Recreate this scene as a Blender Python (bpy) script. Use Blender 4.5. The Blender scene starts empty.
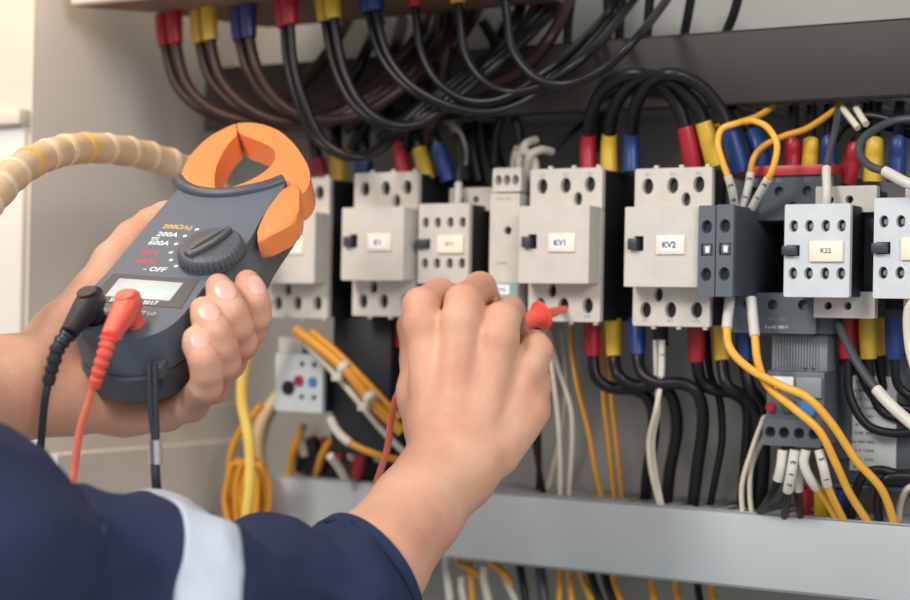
import bpy, bmesh, math, random
import numpy as np
from mathutils import Vector, Matrix, noise

SC = bpy.context.scene
COL = SC.collection
random.seed(7)

# ------------------------------------------------------------------ camera (metres; X along the rail, Y into the panel, Z up)
F = 1770.0
Xc = np.array([2895., -38., 1770.]); Xc /= np.linalg.norm(Xc)
Zc = np.array([.019, 1., -.0096]); Zc -= Xc * (Zc @ Xc); Zc /= np.linalg.norm(Zc)
Yc = np.cross(Zc, Xc)
R = np.array([Xc, Yc, Zc])
def camv(px, py, d): return np.array([(px - 455) / F * d, (300 - py) / F * d, -d])
CP = -R @ camv(635.3, 169, 1.17)
cam = bpy.data.objects.new('camera', bpy.data.cameras.new('camera')); COL.objects.link(cam)
cam.matrix_world = Matrix([list(R[i]) + [float(CP[i])] for i in range(3)] + [[0, 0, 0, 1]])
cam.data.sensor_width = 36.0; cam.data.lens = F * 36 / 910; cam.data.clip_start = .02
cam.data.dof.use_dof = True; cam.data.dof.focus_distance = 1.05; cam.data.dof.aperture_fstop = 4.8
SC.camera = cam

def P(px, py, d):                       # a point seen at a pixel, at view depth d
    return Vector(CP + R @ camv(px, py, d))
def at(px, py, Y=0.0):                  # a point seen at a pixel, on the plane Y = const (parallel to the panel)
    d = R @ camv(px, py, 1.); t = (Y - CP[1]) / d[1]
    return Vector(CP + d * t)
def atx(px, py, X):
    d = R @ camv(px, py, 1.); t = (X - CP[0]) / d[0]
    return Vector(CP + d * t)

# ------------------------------------------------------------------ world, lights, exposure
W = bpy.data.worlds.new('world'); SC.world = W; W.use_nodes = True
W.node_tree.nodes['Background'].inputs[0].default_value = (.93, .97, 1.0, 1)
W.node_tree.nodes['Background'].inputs[1].default_value = .52
def area(name, loc, target, size, power, color, spread=180):
    l = bpy.data.lights.new(name, 'AREA'); l.shape = 'DISK'; l.size = size; l.energy = power; l.color = color
    l.spread = math.radians(spread)
    o = bpy.data.objects.new(name, l); COL.objects.link(o); o.location = loc
    o.rotation_euler = (Vector(target) - Vector(loc)).to_track_quat('-Z', 'Y').to_euler()
    return o
area('room_lamp', (-.55, -2.1, 1.35), (-.1, 0, -.1), .75, 40, (1.0, .96, .91))
area('right_fill_light', (1.5, -1.5, .8), (-.3, 0, -.1), .9, 21, (1.0, .97, .94))  # added fill from right-front to brighten the left wall and device sides
area('warm_glow_light', (-.35, -.30, .32), (-.43, -.11, .12), .10, .9, (1.0, .62, .34))  # added light for the warm glow on the wall, not a real lamp
SC.view_settings.view_transform = 'Standard'; SC.view_settings.look = 'None'
SC.view_settings.exposure = 0.0; SC.view_settings.gamma = 1.0
SC.view_settings.use_curve_mapping = False

# ------------------------------------------------------------------ materials
def lin(c):
    c = c / 255.0
    return c / 12.92 if c <= .04045 else ((c + .055) / 1.055) ** 2.4
def mat(name, rgb, rough=.5, metal=0.0, var=.06, nscale=60, bump=0.0, bscale=600, spec=.5, sss=0, coat=0, emit=0):
    m = bpy.data.materials.new(name); m.use_nodes = True
    nt = m.node_tree; b = nt.nodes['Principled BSDF']
    b.inputs['Roughness'].default_value = rough; b.inputs['Metallic'].default_value = metal
    b.inputs['Specular IOR Level'].default_value = spec; b.inputs['Coat Weight'].default_value = coat
    tc = nt.nodes.new('ShaderNodeTexCoord')
    n = nt.nodes.new('ShaderNodeTexNoise'); n.inputs['Scale'].default_value = nscale; n.inputs['Detail'].default_value = 4
    nt.links.new(tc.outputs['Object'], n.inputs['Vector'])
    cr = nt.nodes.new('ShaderNodeValToRGB')
    c = [lin(x) for x in rgb]
    cr.color_ramp.elements[0].position = .3; cr.color_ramp.elements[1].position = .7
    cr.color_ramp.elements[0].color = [max(0, x * (1 - var)) for x in c] + [1]
    cr.color_ramp.elements[1].color = [min(1, x * (1 + var)) for x in c] + [1]
    nt.links.new(n.outputs['Fac'], cr.inputs[0]); nt.links.new(cr.outputs[0], b.inputs['Base Color'])
    if bump:
        n2 = nt.nodes.new('ShaderNodeTexNoise'); n2.inputs['Scale'].default_value = bscale; n2.inputs['Detail'].default_value = 3
        nt.links.new(tc.outputs['Object'], n2.inputs['Vector'])
        bp = nt.nodes.new('ShaderNodeBump'); bp.inputs['Strength'].default_value = bump; bp.inputs['Distance'].default_value = .0008
        nt.links.new(n2.outputs['Fac'], bp.inputs['Height']); nt.links.new(bp.outputs[0], b.inputs['Normal'])
    if sss:
        b.inputs['Subsurface Weight'].default_value = sss
        b.inputs['Subsurface Radius'].default_value = (.9, .35, .2); b.inputs['Subsurface Scale'].default_value = .006
    return m
M = dict(
    beige=mat('beige_plastic', (202, 196, 188), .45, bump=.05),
    cover=mat('beige_cover_plastic', (204, 199, 192), .42, bump=.05),
    white=mat('white_plastic', (202, 207, 211), .45, bump=.05),
    case=mat('black_case_plastic', (26, 27, 33), .5, bump=.3, bscale=900),
    dark=mat('dark_recess_plastic', (12, 12, 14), .5),
    darkgrey=mat('charcoal_plastic', (66, 73, 80), .5, bump=.05),
    midgrey=mat('grey_plastic', (92, 100, 108), .45, bump=.05),
    latch=mat('slate_latch_plastic', (58, 62, 72), .4),
    cream=mat('cream_plate_plastic', (240, 230, 210), .4),
    paper=mat('white_paper_label', (244, 243, 245), .6),
    ink=mat('dark_ink', (52, 52, 66), .6),
    faintink=mat('grey_print', (150, 146, 142), .6),
    teal=mat('teal_stripe', (150, 178, 172), .5),
    red=mat('red_vinyl', (164, 26, 44), .38), yellow=mat('yellow_vinyl', (208, 168, 48), .38),
    blue=mat('blue_vinyl', (22, 54, 116), .38), violet=mat('navy_vinyl', (44, 56, 112), .35),
    cable=mat('black_cable_jacket', (21, 20, 23), .40, var=.2, spec=.35), cablebrown=mat('dark_brown_cable_jacket', (48, 29, 24), .42, var=.2, spec=.35),
    greycable=mat('slate_cable_jacket', (66, 70, 76), .4),
    orangewire=mat('orange_wire_jacket', (214, 148, 40), .4), yellowwire=mat('amber_wire_jacket', (240, 176, 62), .4),
    paleyellow=mat('pale_yellow_wire_jacket', (232, 196, 92), .4),
    creamwire=mat('cream_wire_jacket', (214, 205, 188), .45), whitewire=mat('white_marker_tube', (206, 202, 193), .5),
    steel=mat('steel_screw', (150, 150, 152), .35, 1.0),
    duct=mat('grey_duct_plastic', (174, 180, 183), .42, nscale=8, var=.05),
    duct_shaded=mat('shaded_brownish_duct_plastic', (60, 56, 54), .55, nscale=6, var=.16, spec=.25),  # same duct plastic, shade from overhead painted into its colour
    ductin=mat('duct_slot_plastic', (160, 162, 162), .5),
    back=mat('galvanised_back_plate', (148, 147, 142), .5, nscale=5, var=.07),
    wall=mat('painted_cabinet_steel', (214, 210, 203), .5, nscale=4, var=.03),
    frame=mat('painted_frame_steel', (208, 201, 188), .5, nscale=4, var=.03),
    floorm=mat('cabinet_floor_paint', (150, 148, 142), .6, nscale=4),
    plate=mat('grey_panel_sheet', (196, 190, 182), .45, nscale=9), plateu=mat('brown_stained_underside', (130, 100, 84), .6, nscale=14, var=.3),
    hose=mat('beige_spiral_conduit', (212, 184, 148), .45, var=.1), hoseband=mat('pale_conduit_band', (228, 206, 174), .45), hosering=mat('yellow_conduit_band', (226, 184, 90), .45),
    meter=mat('slate_meter_plastic', (90, 103, 117), .42, bump=.15, bscale=2500), meterdark=mat('dark_slate_meter_plastic', (72, 78, 86), .36, bump=.1, bscale=2000),
    lcdpanel=mat('display_surround', (66, 72, 80), .4), lcd=mat('display_glass', (200, 210, 212), .22, spec=.6),
    orange=mat('orange_jaw_plastic', (243, 138, 76), .38, bump=.08, bscale=2000),
    printwhite=mat('white_print', (235, 238, 240), .5), printyellow=mat('yellow_print', (222, 196, 90), .5), printred=mat('red_print', (214, 70, 76), .5),
    leadred=mat('coral_lead_rubber', (238, 98, 82), .38), cordred=mat('coral_lead_cord', (242, 128, 104), .42),
    leadblack=mat('black_lead_rubber', (38, 41, 46), .42), braid=mat('black_braided_cord', (40, 44, 52), .7, bump=.8, bscale=900),
    silver=mat('silver_clasp', (222, 222, 224), .25, .9), dial=mat('graphite_dial_plastic', (86, 91, 97), .36, bump=.1, bscale=1500),
    navy=mat('navy_work_fabric', (29, 41, 74), .85, var=.1, nscale=25, bump=.5, bscale=1400),
    band=mat('silver_reflective_tape', (186, 194, 206), .55, nscale=20, bump=.2, bscale=900),
    nail=mat('fingernail', (232, 182, 168), .3, var=.03), redcap=mat('red_bar_plastic', (176, 50, 52), .4),
    bluedial=mat('blue_setting_dial', (64, 124, 190), .4), clearg=mat('pale_grey_fin_plastic', (136, 142, 148), .45),
    speclabel=mat('pale_spec_label', (176, 176, 176), .5),
    socket=mat('pink_socket_ring', (226, 110, 110), .4),
)
# skin with reddish joints and fine creases
sk = mat('skin', (219, 167, 139), .5, var=.09, nscale=28, sss=.14, bump=.35, bscale=420, spec=.35)
for nd in sk.node_tree.nodes:
    if nd.type == 'VALTORGB':
        nd.color_ramp.elements[0].color = [lin(x) for x in (208, 146, 122)] + [1]
        nd.color_ramp.elements[1].color = [lin(x) for x in (224, 176, 148)] + [1]
M['skin'] = sk

# ------------------------------------------------------------------ mesh helpers
def link(name, me, m=None, parent=None, smooth=False):
    o = bpy.data.objects.new(name, me); COL.objects.link(o)
    if m is not None: me.materials.append(M[m] if isinstance(m, str) else m)
    if parent is not None: o.parent = parent
    if smooth:
        for p in me.polygons: p.use_smooth = True
    return o
def bm_obj(name, bm, m, parent=None, smooth=False):
    bmesh.ops.recalc_face_normals(bm, faces=bm.faces[:])
    me = bpy.data.meshes.new(name); bm.to_mesh(me); bm.free()
    o = link(name, me, m, parent)
    if smooth: me.shade_smooth(); me.set_sharp_from_angle(angle=math.radians(38))
    return o
def tag(o, label, cat, group=None, kind=None):
    o['label'] = label; o['category'] = cat
    if group: o['group'] = group
    if kind: o['kind'] = kind
    return o
def thing(name, label, cat, loc=(0, 0, 0), group=None):
    o = bpy.data.objects.new(name, None); COL.objects.link(o); o.location = loc; o.empty_display_size = .01
    return tag(o, label, cat, group)
def struct(o): o['kind'] = 'structure'; return o
def bm_box(bm, x0, x1, y0, y1, z0, z1, bev=0, seg=2, taper=None):
    vs = [bm.verts.new((x, y, z)) for x in (x0, x1) for y in (y0, y1) for z in (z0, z1)]
    fs = [(0, 1, 3, 2), (4, 6, 7, 5), (0, 4, 5, 1), (2, 3, 7, 6), (0, 2, 6, 4), (1, 5, 7, 3)]
    faces = [bm.faces.new([vs[i] for i in f]) for f in fs]
    if bev:
        es = list({e for f in faces for e in f.edges})
        bmesh.ops.bevel(bm, geom=es, offset=bev, segments=seg, affect='EDGES', profile=.5)
def box(name, x0, x1, y0, y1, z0, z1, m, parent=None, bev=.0008, seg=2):
    bm = bmesh.new(); bm_box(bm, x0, x1, y0, y1, z0, z1, bev, seg)
    return bm_obj(name, bm, m, parent, smooth=bev > 0)
def circle(cx, cz, r, n=24, rz=None):
    return [(cx + r * math.cos(2 * math.pi * i / n), cz + (rz or r) * math.sin(2 * math.pi * i / n)) for i in range(n)]
def bm_plate(bm, outline, holes, y0, depth):
    """front plate in XZ with real holes through it: front face at y0, walls running back by depth"""
    loops = []
    edges = []
    for lp in [outline] + holes:
        vs = [bm.verts.new((x, y0, z)) for x, z in lp]
        es = [bm.edges.new((vs[i], vs[(i + 1) % len(vs)])) for i in range(len(vs))]
        loops.append(vs); edges += es
    bmesh.ops.triangle_fill(bm, use_beauty=True, use_dissolve=False, edges=edges, normal=(0, -1, 0))
    for vs in loops:
        bk = [bm.verts.new((v.co.x, y0 + depth, v.co.z)) for v in vs]
        n = len(vs)
        for i in range(n): bm.faces.new((vs[i], vs[(i + 1) % n], bk[(i + 1) % n], bk[i]))
def plate(name, outline, holes, y0, depth, m, parent):
    bm = bmesh.new(); bm_plate(bm, outline, holes, y0, depth)
    return bm_obj(name, bm, m, parent, smooth=True)
def rect(x0, x1, z0, z1, c=.001):
    return [(x0 + c, z0), (x1 - c, z0), (x1, z0 + c), (x1, z1 - c), (x1 - c, z1), (x0 + c, z1), (x0, z1 - c), (x0, z0 + c)]
def bm_cyl(bm, c, axis, r, h, n=24, r2=None, bev=0):
    q = Vector(axis).normalized().to_track_quat('Z', 'Y').to_matrix().to_4x4()
    mt = Matrix.Translation(Vector(c)) @ q @ Matrix.Translation((0, 0, h / 2))
    g = bmesh.ops.create_cone(bm, cap_ends=True, cap_tris=False, segments=n, radius1=r, radius2=r if r2 is None else r2, depth=h, matrix=mt)
    if bev:
        es = [e for e in {e for v in g['verts'] for e in v.link_edges} if len(e.link_faces) == 2 and any(len(f.verts) > 4 for f in e.link_faces)]
        bmesh.ops.bevel(bm, geom=es, offset=bev, segments=2, affect='EDGES')
def cyl(name, c, axis, r, h, m, parent=None, n=24, r2=None, bev=0):
    bm = bmesh.new(); bm_cyl(bm, c, axis, r, h, n, r2, bev)
    return bm_obj(name, bm, m, parent, smooth=True)
def smooth_path(pts, sub=6):
    pts = [Vector(p) for p in pts]
    if len(pts) < 3: return pts
    out = []
    e = [pts[0] * 2 - pts[1]] + pts + [pts[-1] * 2 - pts[-2]]
    for i in range(1, len(e) - 2):
        p0, p1, p2, p3 = e[i - 1:i + 3]
        for k in range(sub):
            t = k / sub
            out.append(.5 * ((2 * p1) + (p2 - p0) * t + (2 * p0 - 5 * p1 + 4 * p2 - p3) * t * t + (3 * p1 - p0 - 3 * p2 + p3) * t ** 3))
    out.append(pts[-1]); return out
def bm_tube(bm, pts, rad, n=12, cap=True, flat=1.0, closed=False):
    """sweep; rad is a number or one per point; returns nothing"""
    m = len(pts); rs = rad if hasattr(rad, '__len__') else [rad] * m
    t0 = (pts[1] - pts[0]).normalized()
    up = Vector((0, 1, 0)) if abs(t0.y) < .9 else Vector((1, 0, 0))
    a = t0.cross(up).normalized(); rings = []
    for i in range(m):
        t = (pts[min(i + 1, m - 1)] - pts[max(i - 1, 0)]).normalized()
        a = (a - t * a.dot(t)).normalized(); b = t.cross(a)
        rings.append([bm.verts.new(pts[i] + (a * math.cos(2 * math.pi * k / n) + b * math.sin(2 * math.pi * k / n) * flat) * rs[i]) for k in range(n)])
    for i in range(m - 1):
        for k in range(n):
            bm.faces.new((rings[i][k], rings[i][(k + 1) % n], rings[i + 1][(k + 1) % n], rings[i + 1][k]))
    if cap:
        bm.faces.new(rings[0][::-1]); bm.faces.new(rings[-1])
def tube(name, pts, rad, m, parent=None, n=12, sub=6, smooth=True, flat=1.0):
    pp = smooth_path(pts, sub) if smooth else [Vector(p) for p in pts]
    if hasattr(rad, '__len__'):
        rs = []
        for i in range(len(pp)):
            t = i / (len(pp) - 1) * (len(rad) - 1); k = min(int(t), len(rad) - 2)
            rs.append(rad[k] + (rad[k + 1] - rad[k]) * (t - k))
        rad = rs
    bm = bmesh.new(); bm_tube(bm, pp, rad, n, flat=flat)
    return bm_obj(name, bm, m, parent, smooth=True)
def text(name, s, size, m, parent, mw, ext=.00008, bold=0.0):
    c = bpy.data.curves.new(name, 'FONT'); c.body = s; c.size = size; c.extrude = ext
    c.align_x = 'CENTER'; c.align_y = 'CENTER'; c.resolution_u = 2; c.offset = bold
    t = bpy.data.objects.new(name + '_tmp', c); COL.objects.link(t)
    dg = bpy.context.evaluated_depsgraph_get()
    me = bpy.data.meshes.new_from_object(t.evaluated_get(dg))
    bpy.data.objects.remove(t); me.name = name; me.materials.clear()
    me.transform(mw)
    return link(name, me, m, parent)
def front_text(name, s, size, m, parent, x, y, z, bold=0.0):       # text facing the viewer on a plane Y = y
    return text(name, s, size, m, parent, Matrix.Translation((x, y - .0001, z)) @ Matrix.Rotation(math.pi / 2, 4, 'X'), bold=bold)
def children(o): return [c for c in bpy.data.objects if c.parent == o]
def copy_tree(o, parent=None):
    c = o.copy(); COL.objects.link(c)
    if parent: c.parent = parent
    for ch in children(o): copy_tree(ch, c)
    return c
def chaikin(o, it=2):
    for _ in range(it):
        n = []
        for i in range(len(o)):
            a, b = Vector(o[i]), Vector(o[(i + 1) % len(o)])
            n.append(tuple(a.lerp(b, .25))); n.append(tuple(a.lerp(b, .75)))
        o = n
    return o
def prism(outline, z0, z1, bev=0, seg=3, m4=None):
    bm = bmesh.new()
    lo = [bm.verts.new((x, y, z0)) for x, y in outline]; hi = [bm.verts.new((x, y, z1)) for x, y in outline]
    n = len(outline)
    f0 = bm.faces.new(lo[::-1]); f1 = bm.faces.new(hi)
    for i in range(n): bm.faces.new((lo[i], lo[(i + 1) % n], hi[(i + 1) % n], hi[i]))
    if bev:
        bmesh.ops.bevel(bm, geom=list(f0.edges) + list(f1.edges), offset=bev, segments=seg, affect='EDGES', profile=.5, clamp_overlap=True)
    if m4: bm.transform(m4)
    return bm

# ------------------------------------------------------------------ the cabinet shell
YB = .115
XW = -.43
def slab(name, x0, x1, y0, y1, z0, z1, m, bev=0):
    return struct(box(name, x0, x1, y0, y1, z0, z1, m, None, bev))
slab('wall_back', XW - .01, 1.2, YB, YB + .01, -.62, .55, 'back')
slab('wall_left', XW - .004, XW, -.117, YB, -.62, .55, 'wall')
slab('trim_1', XW - .45, XW, -.119, -.117, -.62, .55, 'frame')          # front flange of the cabinet
slab('trim_2', XW - .45, XW - .003, -.124, -.119, -.62, .034, 'wall', .001)   # lower door strip
slab('trim_3', XW - .45, XW - .001, -.131, -.119, .034, .046, 'frame', .002)
slab('floor', XW - .45, 1.2, -.117, YB + .01, -.64, -.62, 'floorm')
slab('ceiling', XW - .45, 1.2, -.117, YB + .01, .55, .57, 'wall')
for a, b, z, t in ((-.10, .108, -.188, .0), (-.10, .108, -.222, .006)):
    pass
slab('baseboard_left', XW, XW + .014, -.117, YB, -.62, -.176, 'wall', .001)
slab('baseboard_left_lower', XW + .014, XW + .03, -.117, YB, -.62, -.205, 'wall', .001)

# ------------------------------------------------------------------ wiring ducts
def duct(label, x0, x1, z0, z1, yf, lidm, slots_up, slots_dn, group=None):
    d = thing('wiring_duct', label, 'wiring duct', (x0, YB, z0))
    def L(n, *a, **k):
        o = box(n, *a, **k); return o
    w = x1 - x0; h = z1 - z0; dy = yf - YB
    bm = bmesh.new(); bm_box(bm, 0, w, dy, dy + .0018, 0, h, .0006)
    bm_box(bm, 0, w, dy, dy + .007, h - .0016, h, .0004); bm_box(bm, 0, w, dy, dy + .007, 0, .0016, .0004)
    bm_obj('lid', bm, lidm, d, True)
    bm = bmesh.new(); bm_box(bm, 0, w, -.0025, -.0005, .001, h - .001)
    x = .004
    while x < w - .01:                                      # the comb of slots on both sides
        for on, z in ((slots_up, h - .0022), (slots_dn, .0002)):
            if on:
                bm_box(bm, x, x + .0070, dy + .005, -.0005, z, z + .0020)
        x += .0125
    bm_obj('slotted_channel', bm, 'ductin', d)
    return d
duct('pale grey wiring duct running below the row of contactors', -.3267, .62, -.2752, -.225, .04, 'duct', True, True)
duct('brownish wiring duct with shade painted in, running above the row of contactors', -.40, .62, .0446, .0943, .04, 'duct_shaded', True, True)

# overhead breaker shelf sheet that the lugs hang from
sh = thing('busbar_shelf', 'grey sheet shelf overhead with cable lugs hanging from its stained underside', 'shelf', (-.411, -.1, .1225))
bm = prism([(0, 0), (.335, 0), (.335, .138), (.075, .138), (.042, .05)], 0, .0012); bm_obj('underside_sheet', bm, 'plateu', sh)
bm = prism([(0, -.001), (.335, -.001), (.335, .136), (.076, .136), (.041, .048)], .0012, .07, .001, 1); bm_obj('body', bm, 'plate', sh)  # unseen upper part raised to block light from above

# ------------------------------------------------------------------ contactors
CW, CH = .0548, .1035
def make_contactor(label, tag_text, x, zoff=0.0, pr=True, scheme='beige'):
    """front plane of the terminal blocks at Y=0; origin at their top-left corner"""
    t = thing('contactor', label, 'contactor', (x, 0, zoff))
    b = M[scheme]
    # black case
    bm = bmesh.new(); bm_box(bm, .0006, CW - .0002, .0045, .10, -CH + .001, -.001, .001)
    bm_box(bm, .004, CW - .004, .10, YB, -CH + .012, -.012)
    bm_obj('case', bm, 'case', t, True)
    # terminal blocks
    up_h = [circle(.0093, -.0117, .0040, 28, .0054), circle(.0272, -.0115, .0040, 28, .0054), circle(.0456, -.0112, .0040, 28, .0054), circle(.0368, -.0208, .0032, 28, .0047)]
    plate('terminal_cover', rect(0, CW, -.0285, 0), up_h, 0, .0044, b, t)
    dn_h = [circle(.0093, -.0930, .0040, 28, .0054), circle(.0272, -.0928, .0040, 28, .0054), circle(.0456, -.0926, .0040, 28, .0054), circle(.0184, -.0828, .0032, 28, .0047)]
    plate('terminal_cover', rect(0, CW, -CH, -.0745), dn_h, 0, .0044, b, t)
    box('side_rim', 0, .0012, 0, .0044, -.0745, -.0285, b, t, 0); box('side_rim', CW - .0012, CW, 0, .0044, -.0745, -.0285, b, t, 0)
    for z in (-.0117, -.0929):
        for xx in (.0093, .0272, .0456):
            cyl('terminal_screw', (xx + .0006, .0047, z), (0, -1, 0), .0030, .0006, 'dark', t, n=12)
    for xx in (.0130, .0310, .0495):
        for za, zb in ((-.0005, .0020), (-CH - .0020, -CH + .0005)): box('marker_tab', xx, xx + .003, .0008, .0035, za, zb, b, t, .0004)
    # raised cover with the slider and the name plate
    cv = bmesh.new()
    ox0, ox1, z0, z1 = .0012, CW - .0006, -.0781, -.0262
    lat = [(.0082, -.0550), (.0148, -.0550), (.0148, -.0452), (.0082, -.0452)]
    bm_plate(cv, rect(ox0, ox1 - .0, z0, z1, .0007), [lat], -.0165, .018)
    bm_obj('front_cover', cv, M['cover'] if scheme == 'beige' else b, t, True)
    box('slider_recess', .0078, .0152, -.0120, -.002, -.0556, -.0448, 'dark', t, 0)
    box('slider', .0050, .0112, -.0205, -.011, -.0542, -.0468, 'latch', t, .0006)
    np_ = thing_part('name_plate', t)
    box('plate_frame', .0240, .0442, -.0180, -.0163, -.0572, -.0450, 'cream', np_, .0004)
    box('paper_label', .0268, .0406, -.0183, -.0178, -.0551, -.0474, 'paper', np_, 0)
    if tag_text: front_text('label_text', tag_text, .0056, 'ink', np_, .0336, -.0184, -.0513, .00010)
    if pr:
        for s, xx in (('1L1', .0093), ('3L2', .0272), ('5L3', .0456)): front_text('terminal_number', s, .0030, 'faintink', t, xx, 0, -.0040)
        for s, xx in (('2T1', .0093), ('4T2', .0272), ('6T3', .0456)): front_text('terminal_number', s, .0030, 'faintink', t, xx, 0, -.1000)
    return t
def thing_part(name, parent, loc=(0, 0, 0)):
    o = bpy.data.objects.new(name, None); COL.objects.link(o); o.location = loc; o.parent = parent; o.empty_display_size = .005
    return o
make_contactor('beige power contactor with name plate reading KV1, touched by the red probe', 'KV1', -.079, .0018)
make_contactor('beige power contactor with name plate reading KV2', 'KV2', 0, 0)
make_contactor('beige power contactor beside the small four pole module, between fist and meter jaw', 'K1', -.2252, .003, pr=False)
make_contactor('beige power contactor partly hidden behind the orange meter jaw', 'K1', -.302, .0006, pr=False)

# small four-pole auxiliary contactors (white front, black case, beige base behind)
def small_contactor(label, pts, Y, tag_text, m='white', base=True, side=.0):
    (xa, ya), (xb, yb) = pts
    a = at(xa, ya, Y); b = at(xb, yb, Y); w = .0450 * .97; h = a.z - b.z; w = b.x - a.x
    t = thing('auxiliary_contactor', label, 'contactor', (a.x, Y, a.z))
    hx = [w * f for f in (.14, .38, .63, .87)]
    holes = [circle(x, -h * .235, .0029, 18, .0038) for x in hx] + [circle(x, -h * .745, .0029, 18, .0038) for x in hx]
    holes.append([(w * .035, -h * .56), (w * .24, -h * .56), (w * .24, -h * .44), (w * .035, -h * .44)])
    plate('front_plate', rect(0, w, -h, 0, .0008), holes, 0, .0042, m, t)
    bm = bmesh.new(); bm_box(bm, .0004, w - .0002, .0042, .088, -h + .0006, -.0006, .0008)
    bm_box(bm, .001, w + .0006, .088, YB - Y - .012, -h - .006, .006, .0008)
    bm_obj('case', bm, 'case', t, True)
    for z in (-h * .235, -h * .745):
        for x in hx: cyl('terminal_screw', (x + .0008, .0041, z), (0, -1, 0), .0018, .0012, 'steel', t, n=10)
    box('slider', -w * .01, w * .21, -.004, .003, -h * .55, -h * .45, 'latch', t, .0006)
    np_ = thing_part('name_plate', t)
    box('plate_frame', w * .40, w * .91, -.002, .0005, -h * .62, -h * .40, 'cream', np_, .0004)
    if tag_text: front_text('label_text', tag_text, .0042, 'ink', np_, w * .655, -.0021, -h * .505)
    front_text('print', 'CONTROL', .0022, 'faintink', t, w * .27, 0, -h * .38) if False else None
    if base:
        bb = thing_part('base_block', t)
        plate('base_terminals', rect(w * .28, w + .009, -.004, .0125, .0008), [circle(w * .80, .004, .0026, 16), circle(w * .50, .004, .0026, 16)], .022, .006, 'beige', bb)
        plate('base_terminals', rect(w * .28, w + .009, -h - .0125, -h + .004, .0008), [circle(w * .80, -h - .005, .0026, 16), circle(w * .50, -h - .005, .0026, 16)], .022, .006, 'beige', bb)
        bm = bmesh.new(); bm_box(bm, w * .3, w + .007, .028, .05, -h - .010, .010, .0006); bm_obj('base_case', bm, 'case', bb, True)
    return t
small_contactor('small white four pole contactor beside the beige contactor, in front of the fist', ((419, 204), (468, 284)), -.004, 'K11', m='beige')
small_contactor('white four pole contactor with yellow plate reading K22 beside the grey contact blocks', ((785, 204.5), (849, 297.5)), -.012, 'K22')
small_contactor('white four pole contactor cut by the photo edge beside the K22 contactor', ((874.5, 198), (944, 299)), -.012, 'K23')

# timer relay, slim
a = at(491.5, 168, -.002); b = at(520, 308, -.002); w = .0225; h = .1035
t = thing('timer_relay', 'slim beige timer relay with teal stripe and three top terminals beside contactor KV1', 'relay', (a.x, -.002, a.z))
plate('terminal_head', rect(0, w, -.0165, 0), [circle(w * f, -.0085, .0029, 18, .0038) for f in (.2, .5, .8)], .002, .006, 'beige', t)
box('head_body', .0003, w - .0003, .0075, .10, -.017, -.0005, 'beige', t, .0004)
for f in (.2, .5, .8): cyl('terminal_screw', (w * f, .0078, -.0085), (0, -1, 0), .002, .0012, 'steel', t, n=10)
bm = bmesh.new(); bm_plate(bm, rect(-.0004, w + .0004, -.098, -.0178), [circle(w * .62, -.0435, .0030, 18)], 0, .004); bm_obj('front_plate', bm, 'beige', t, True)
box('body', 0, w, .0038, .10, -.0975, -.018, 'beige', t, .0004)
cyl('setting_knob', (w * .62, .004, -.0435), (0, -1, 0), .0026, .0015, 'dark', t, n=14)
box('teal_stripe', .0002, w, -.0006, .0002, -.0895, -.079, 'teal', t, 0)
box('paper_label', .0035, .0165, -.0010, -.0004, -.0875, -.081, 'paper', t, 0)
front_text('label_text', 'TM1', .0045, 'ink', t, .010, -.001, -.0843)
for f in (.3, .7): cyl('terminal_screw', (w * f, 0.0005, -.0935), (0, -1, 0), .0022, .001, 'steel', t, n=10)
front_text('print', '1NO+1NC', .0024, 'faintink', t, w * .45, 0, -.0215)
front_text('print', '24-240V', .0024, 'faintink', t, w * .45, 0, -.066)

# side mounted grey contact blocks
a = at(698.7, 205.5, -.021); b = at(714, 297, -.021); w = b.x - a.x; h = a.z - b.z
for i in range(2):
    t = thing('contact_block', ['grey side contact block against contactor KV2', 'grey side contact block with broad bare flank facing the K22 contactor'][i], 'contact block', (a.x + i * (w + .0008), -.021, a.z + i * .0004))
    plate('front_plate', rect(0, w, -h, 0, .0008), [circle(w * .5, -h * .235, .0036, 20, .0044), circle(w * .5, -h * .755, .0036, 20, .0044), [(w * .18, -h * .55), (w * .86, -h * .55), (w * .86, -h * .42), (w * .18, -h * .42)]], 0, .004, 'midgrey', t)
    bm = bmesh.new(); bm_box(bm, .0002, w - .0002, .004, .104, -h + .0004, -.0004, .0006); bm_obj('body', bm, 'darkgrey', t, True)
    box('latch', w * .3, w * .8, -.0005, .005, -h * .54, -h * .43, 'midgrey', t, .0004)
    box('latch_window', w * .46, w * .70, -.0009, .001, -h * .52, -h * .45, 'paper', t, .0002)
    for z in (-.235, -.755): cyl('terminal_screw', (w * .5, .0041, h * z), (0, -1, 0), .0028, .0008, 'dark', t, n=14)
    if i == 1: box('clip', w, w + .0012, .088, .100, -.012, -.002, 'clearg', t, .0003)

# charcoal contactor behind, with red bar; finned block and overload relay below
a = at(726, 175, .02); t = thing('contactor', 'charcoal contactor with red bar across its top behind the yellow wire loops', 'contactor', (a.x, .02, a.z))
w = at(834, 172, .02).x - a.x; h = a.z - at(760, 333, .02).z
bm = bmesh.new(); bm_box(bm, 0, w, .004, YB - .021, -.0305, 0, .001); bm_box(bm, 0, w, .004, YB - .021, -h, -h + .0265, .001); bm_box(bm, 0, w, .066, YB - .021, -h + .026, -.030)
bm_box(bm, w * .55, w, .004, .067, -h + .026, -.030); bm_obj('case', bm, 'darkgrey', t, True)
plate('terminal_cover', rect(0, w, -.03, 0), [circle(w * f, -.0115, .0032) for f in (.27, .50, .76)] + [circle(w * .63, -.021, .0028)], 0, .0042, 'darkgrey', t)
plate('terminal_cover', rect(0, w * .86, -h, -h + .026), [circle(w * f, -h + .0185, .0034) for f in (.22, .46, .74)], 0, .0042, 'midgrey', t)
box('red_bar', 0, w, -.002, .02, -.0015, .005, 'redcap', t, .0006)
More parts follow.
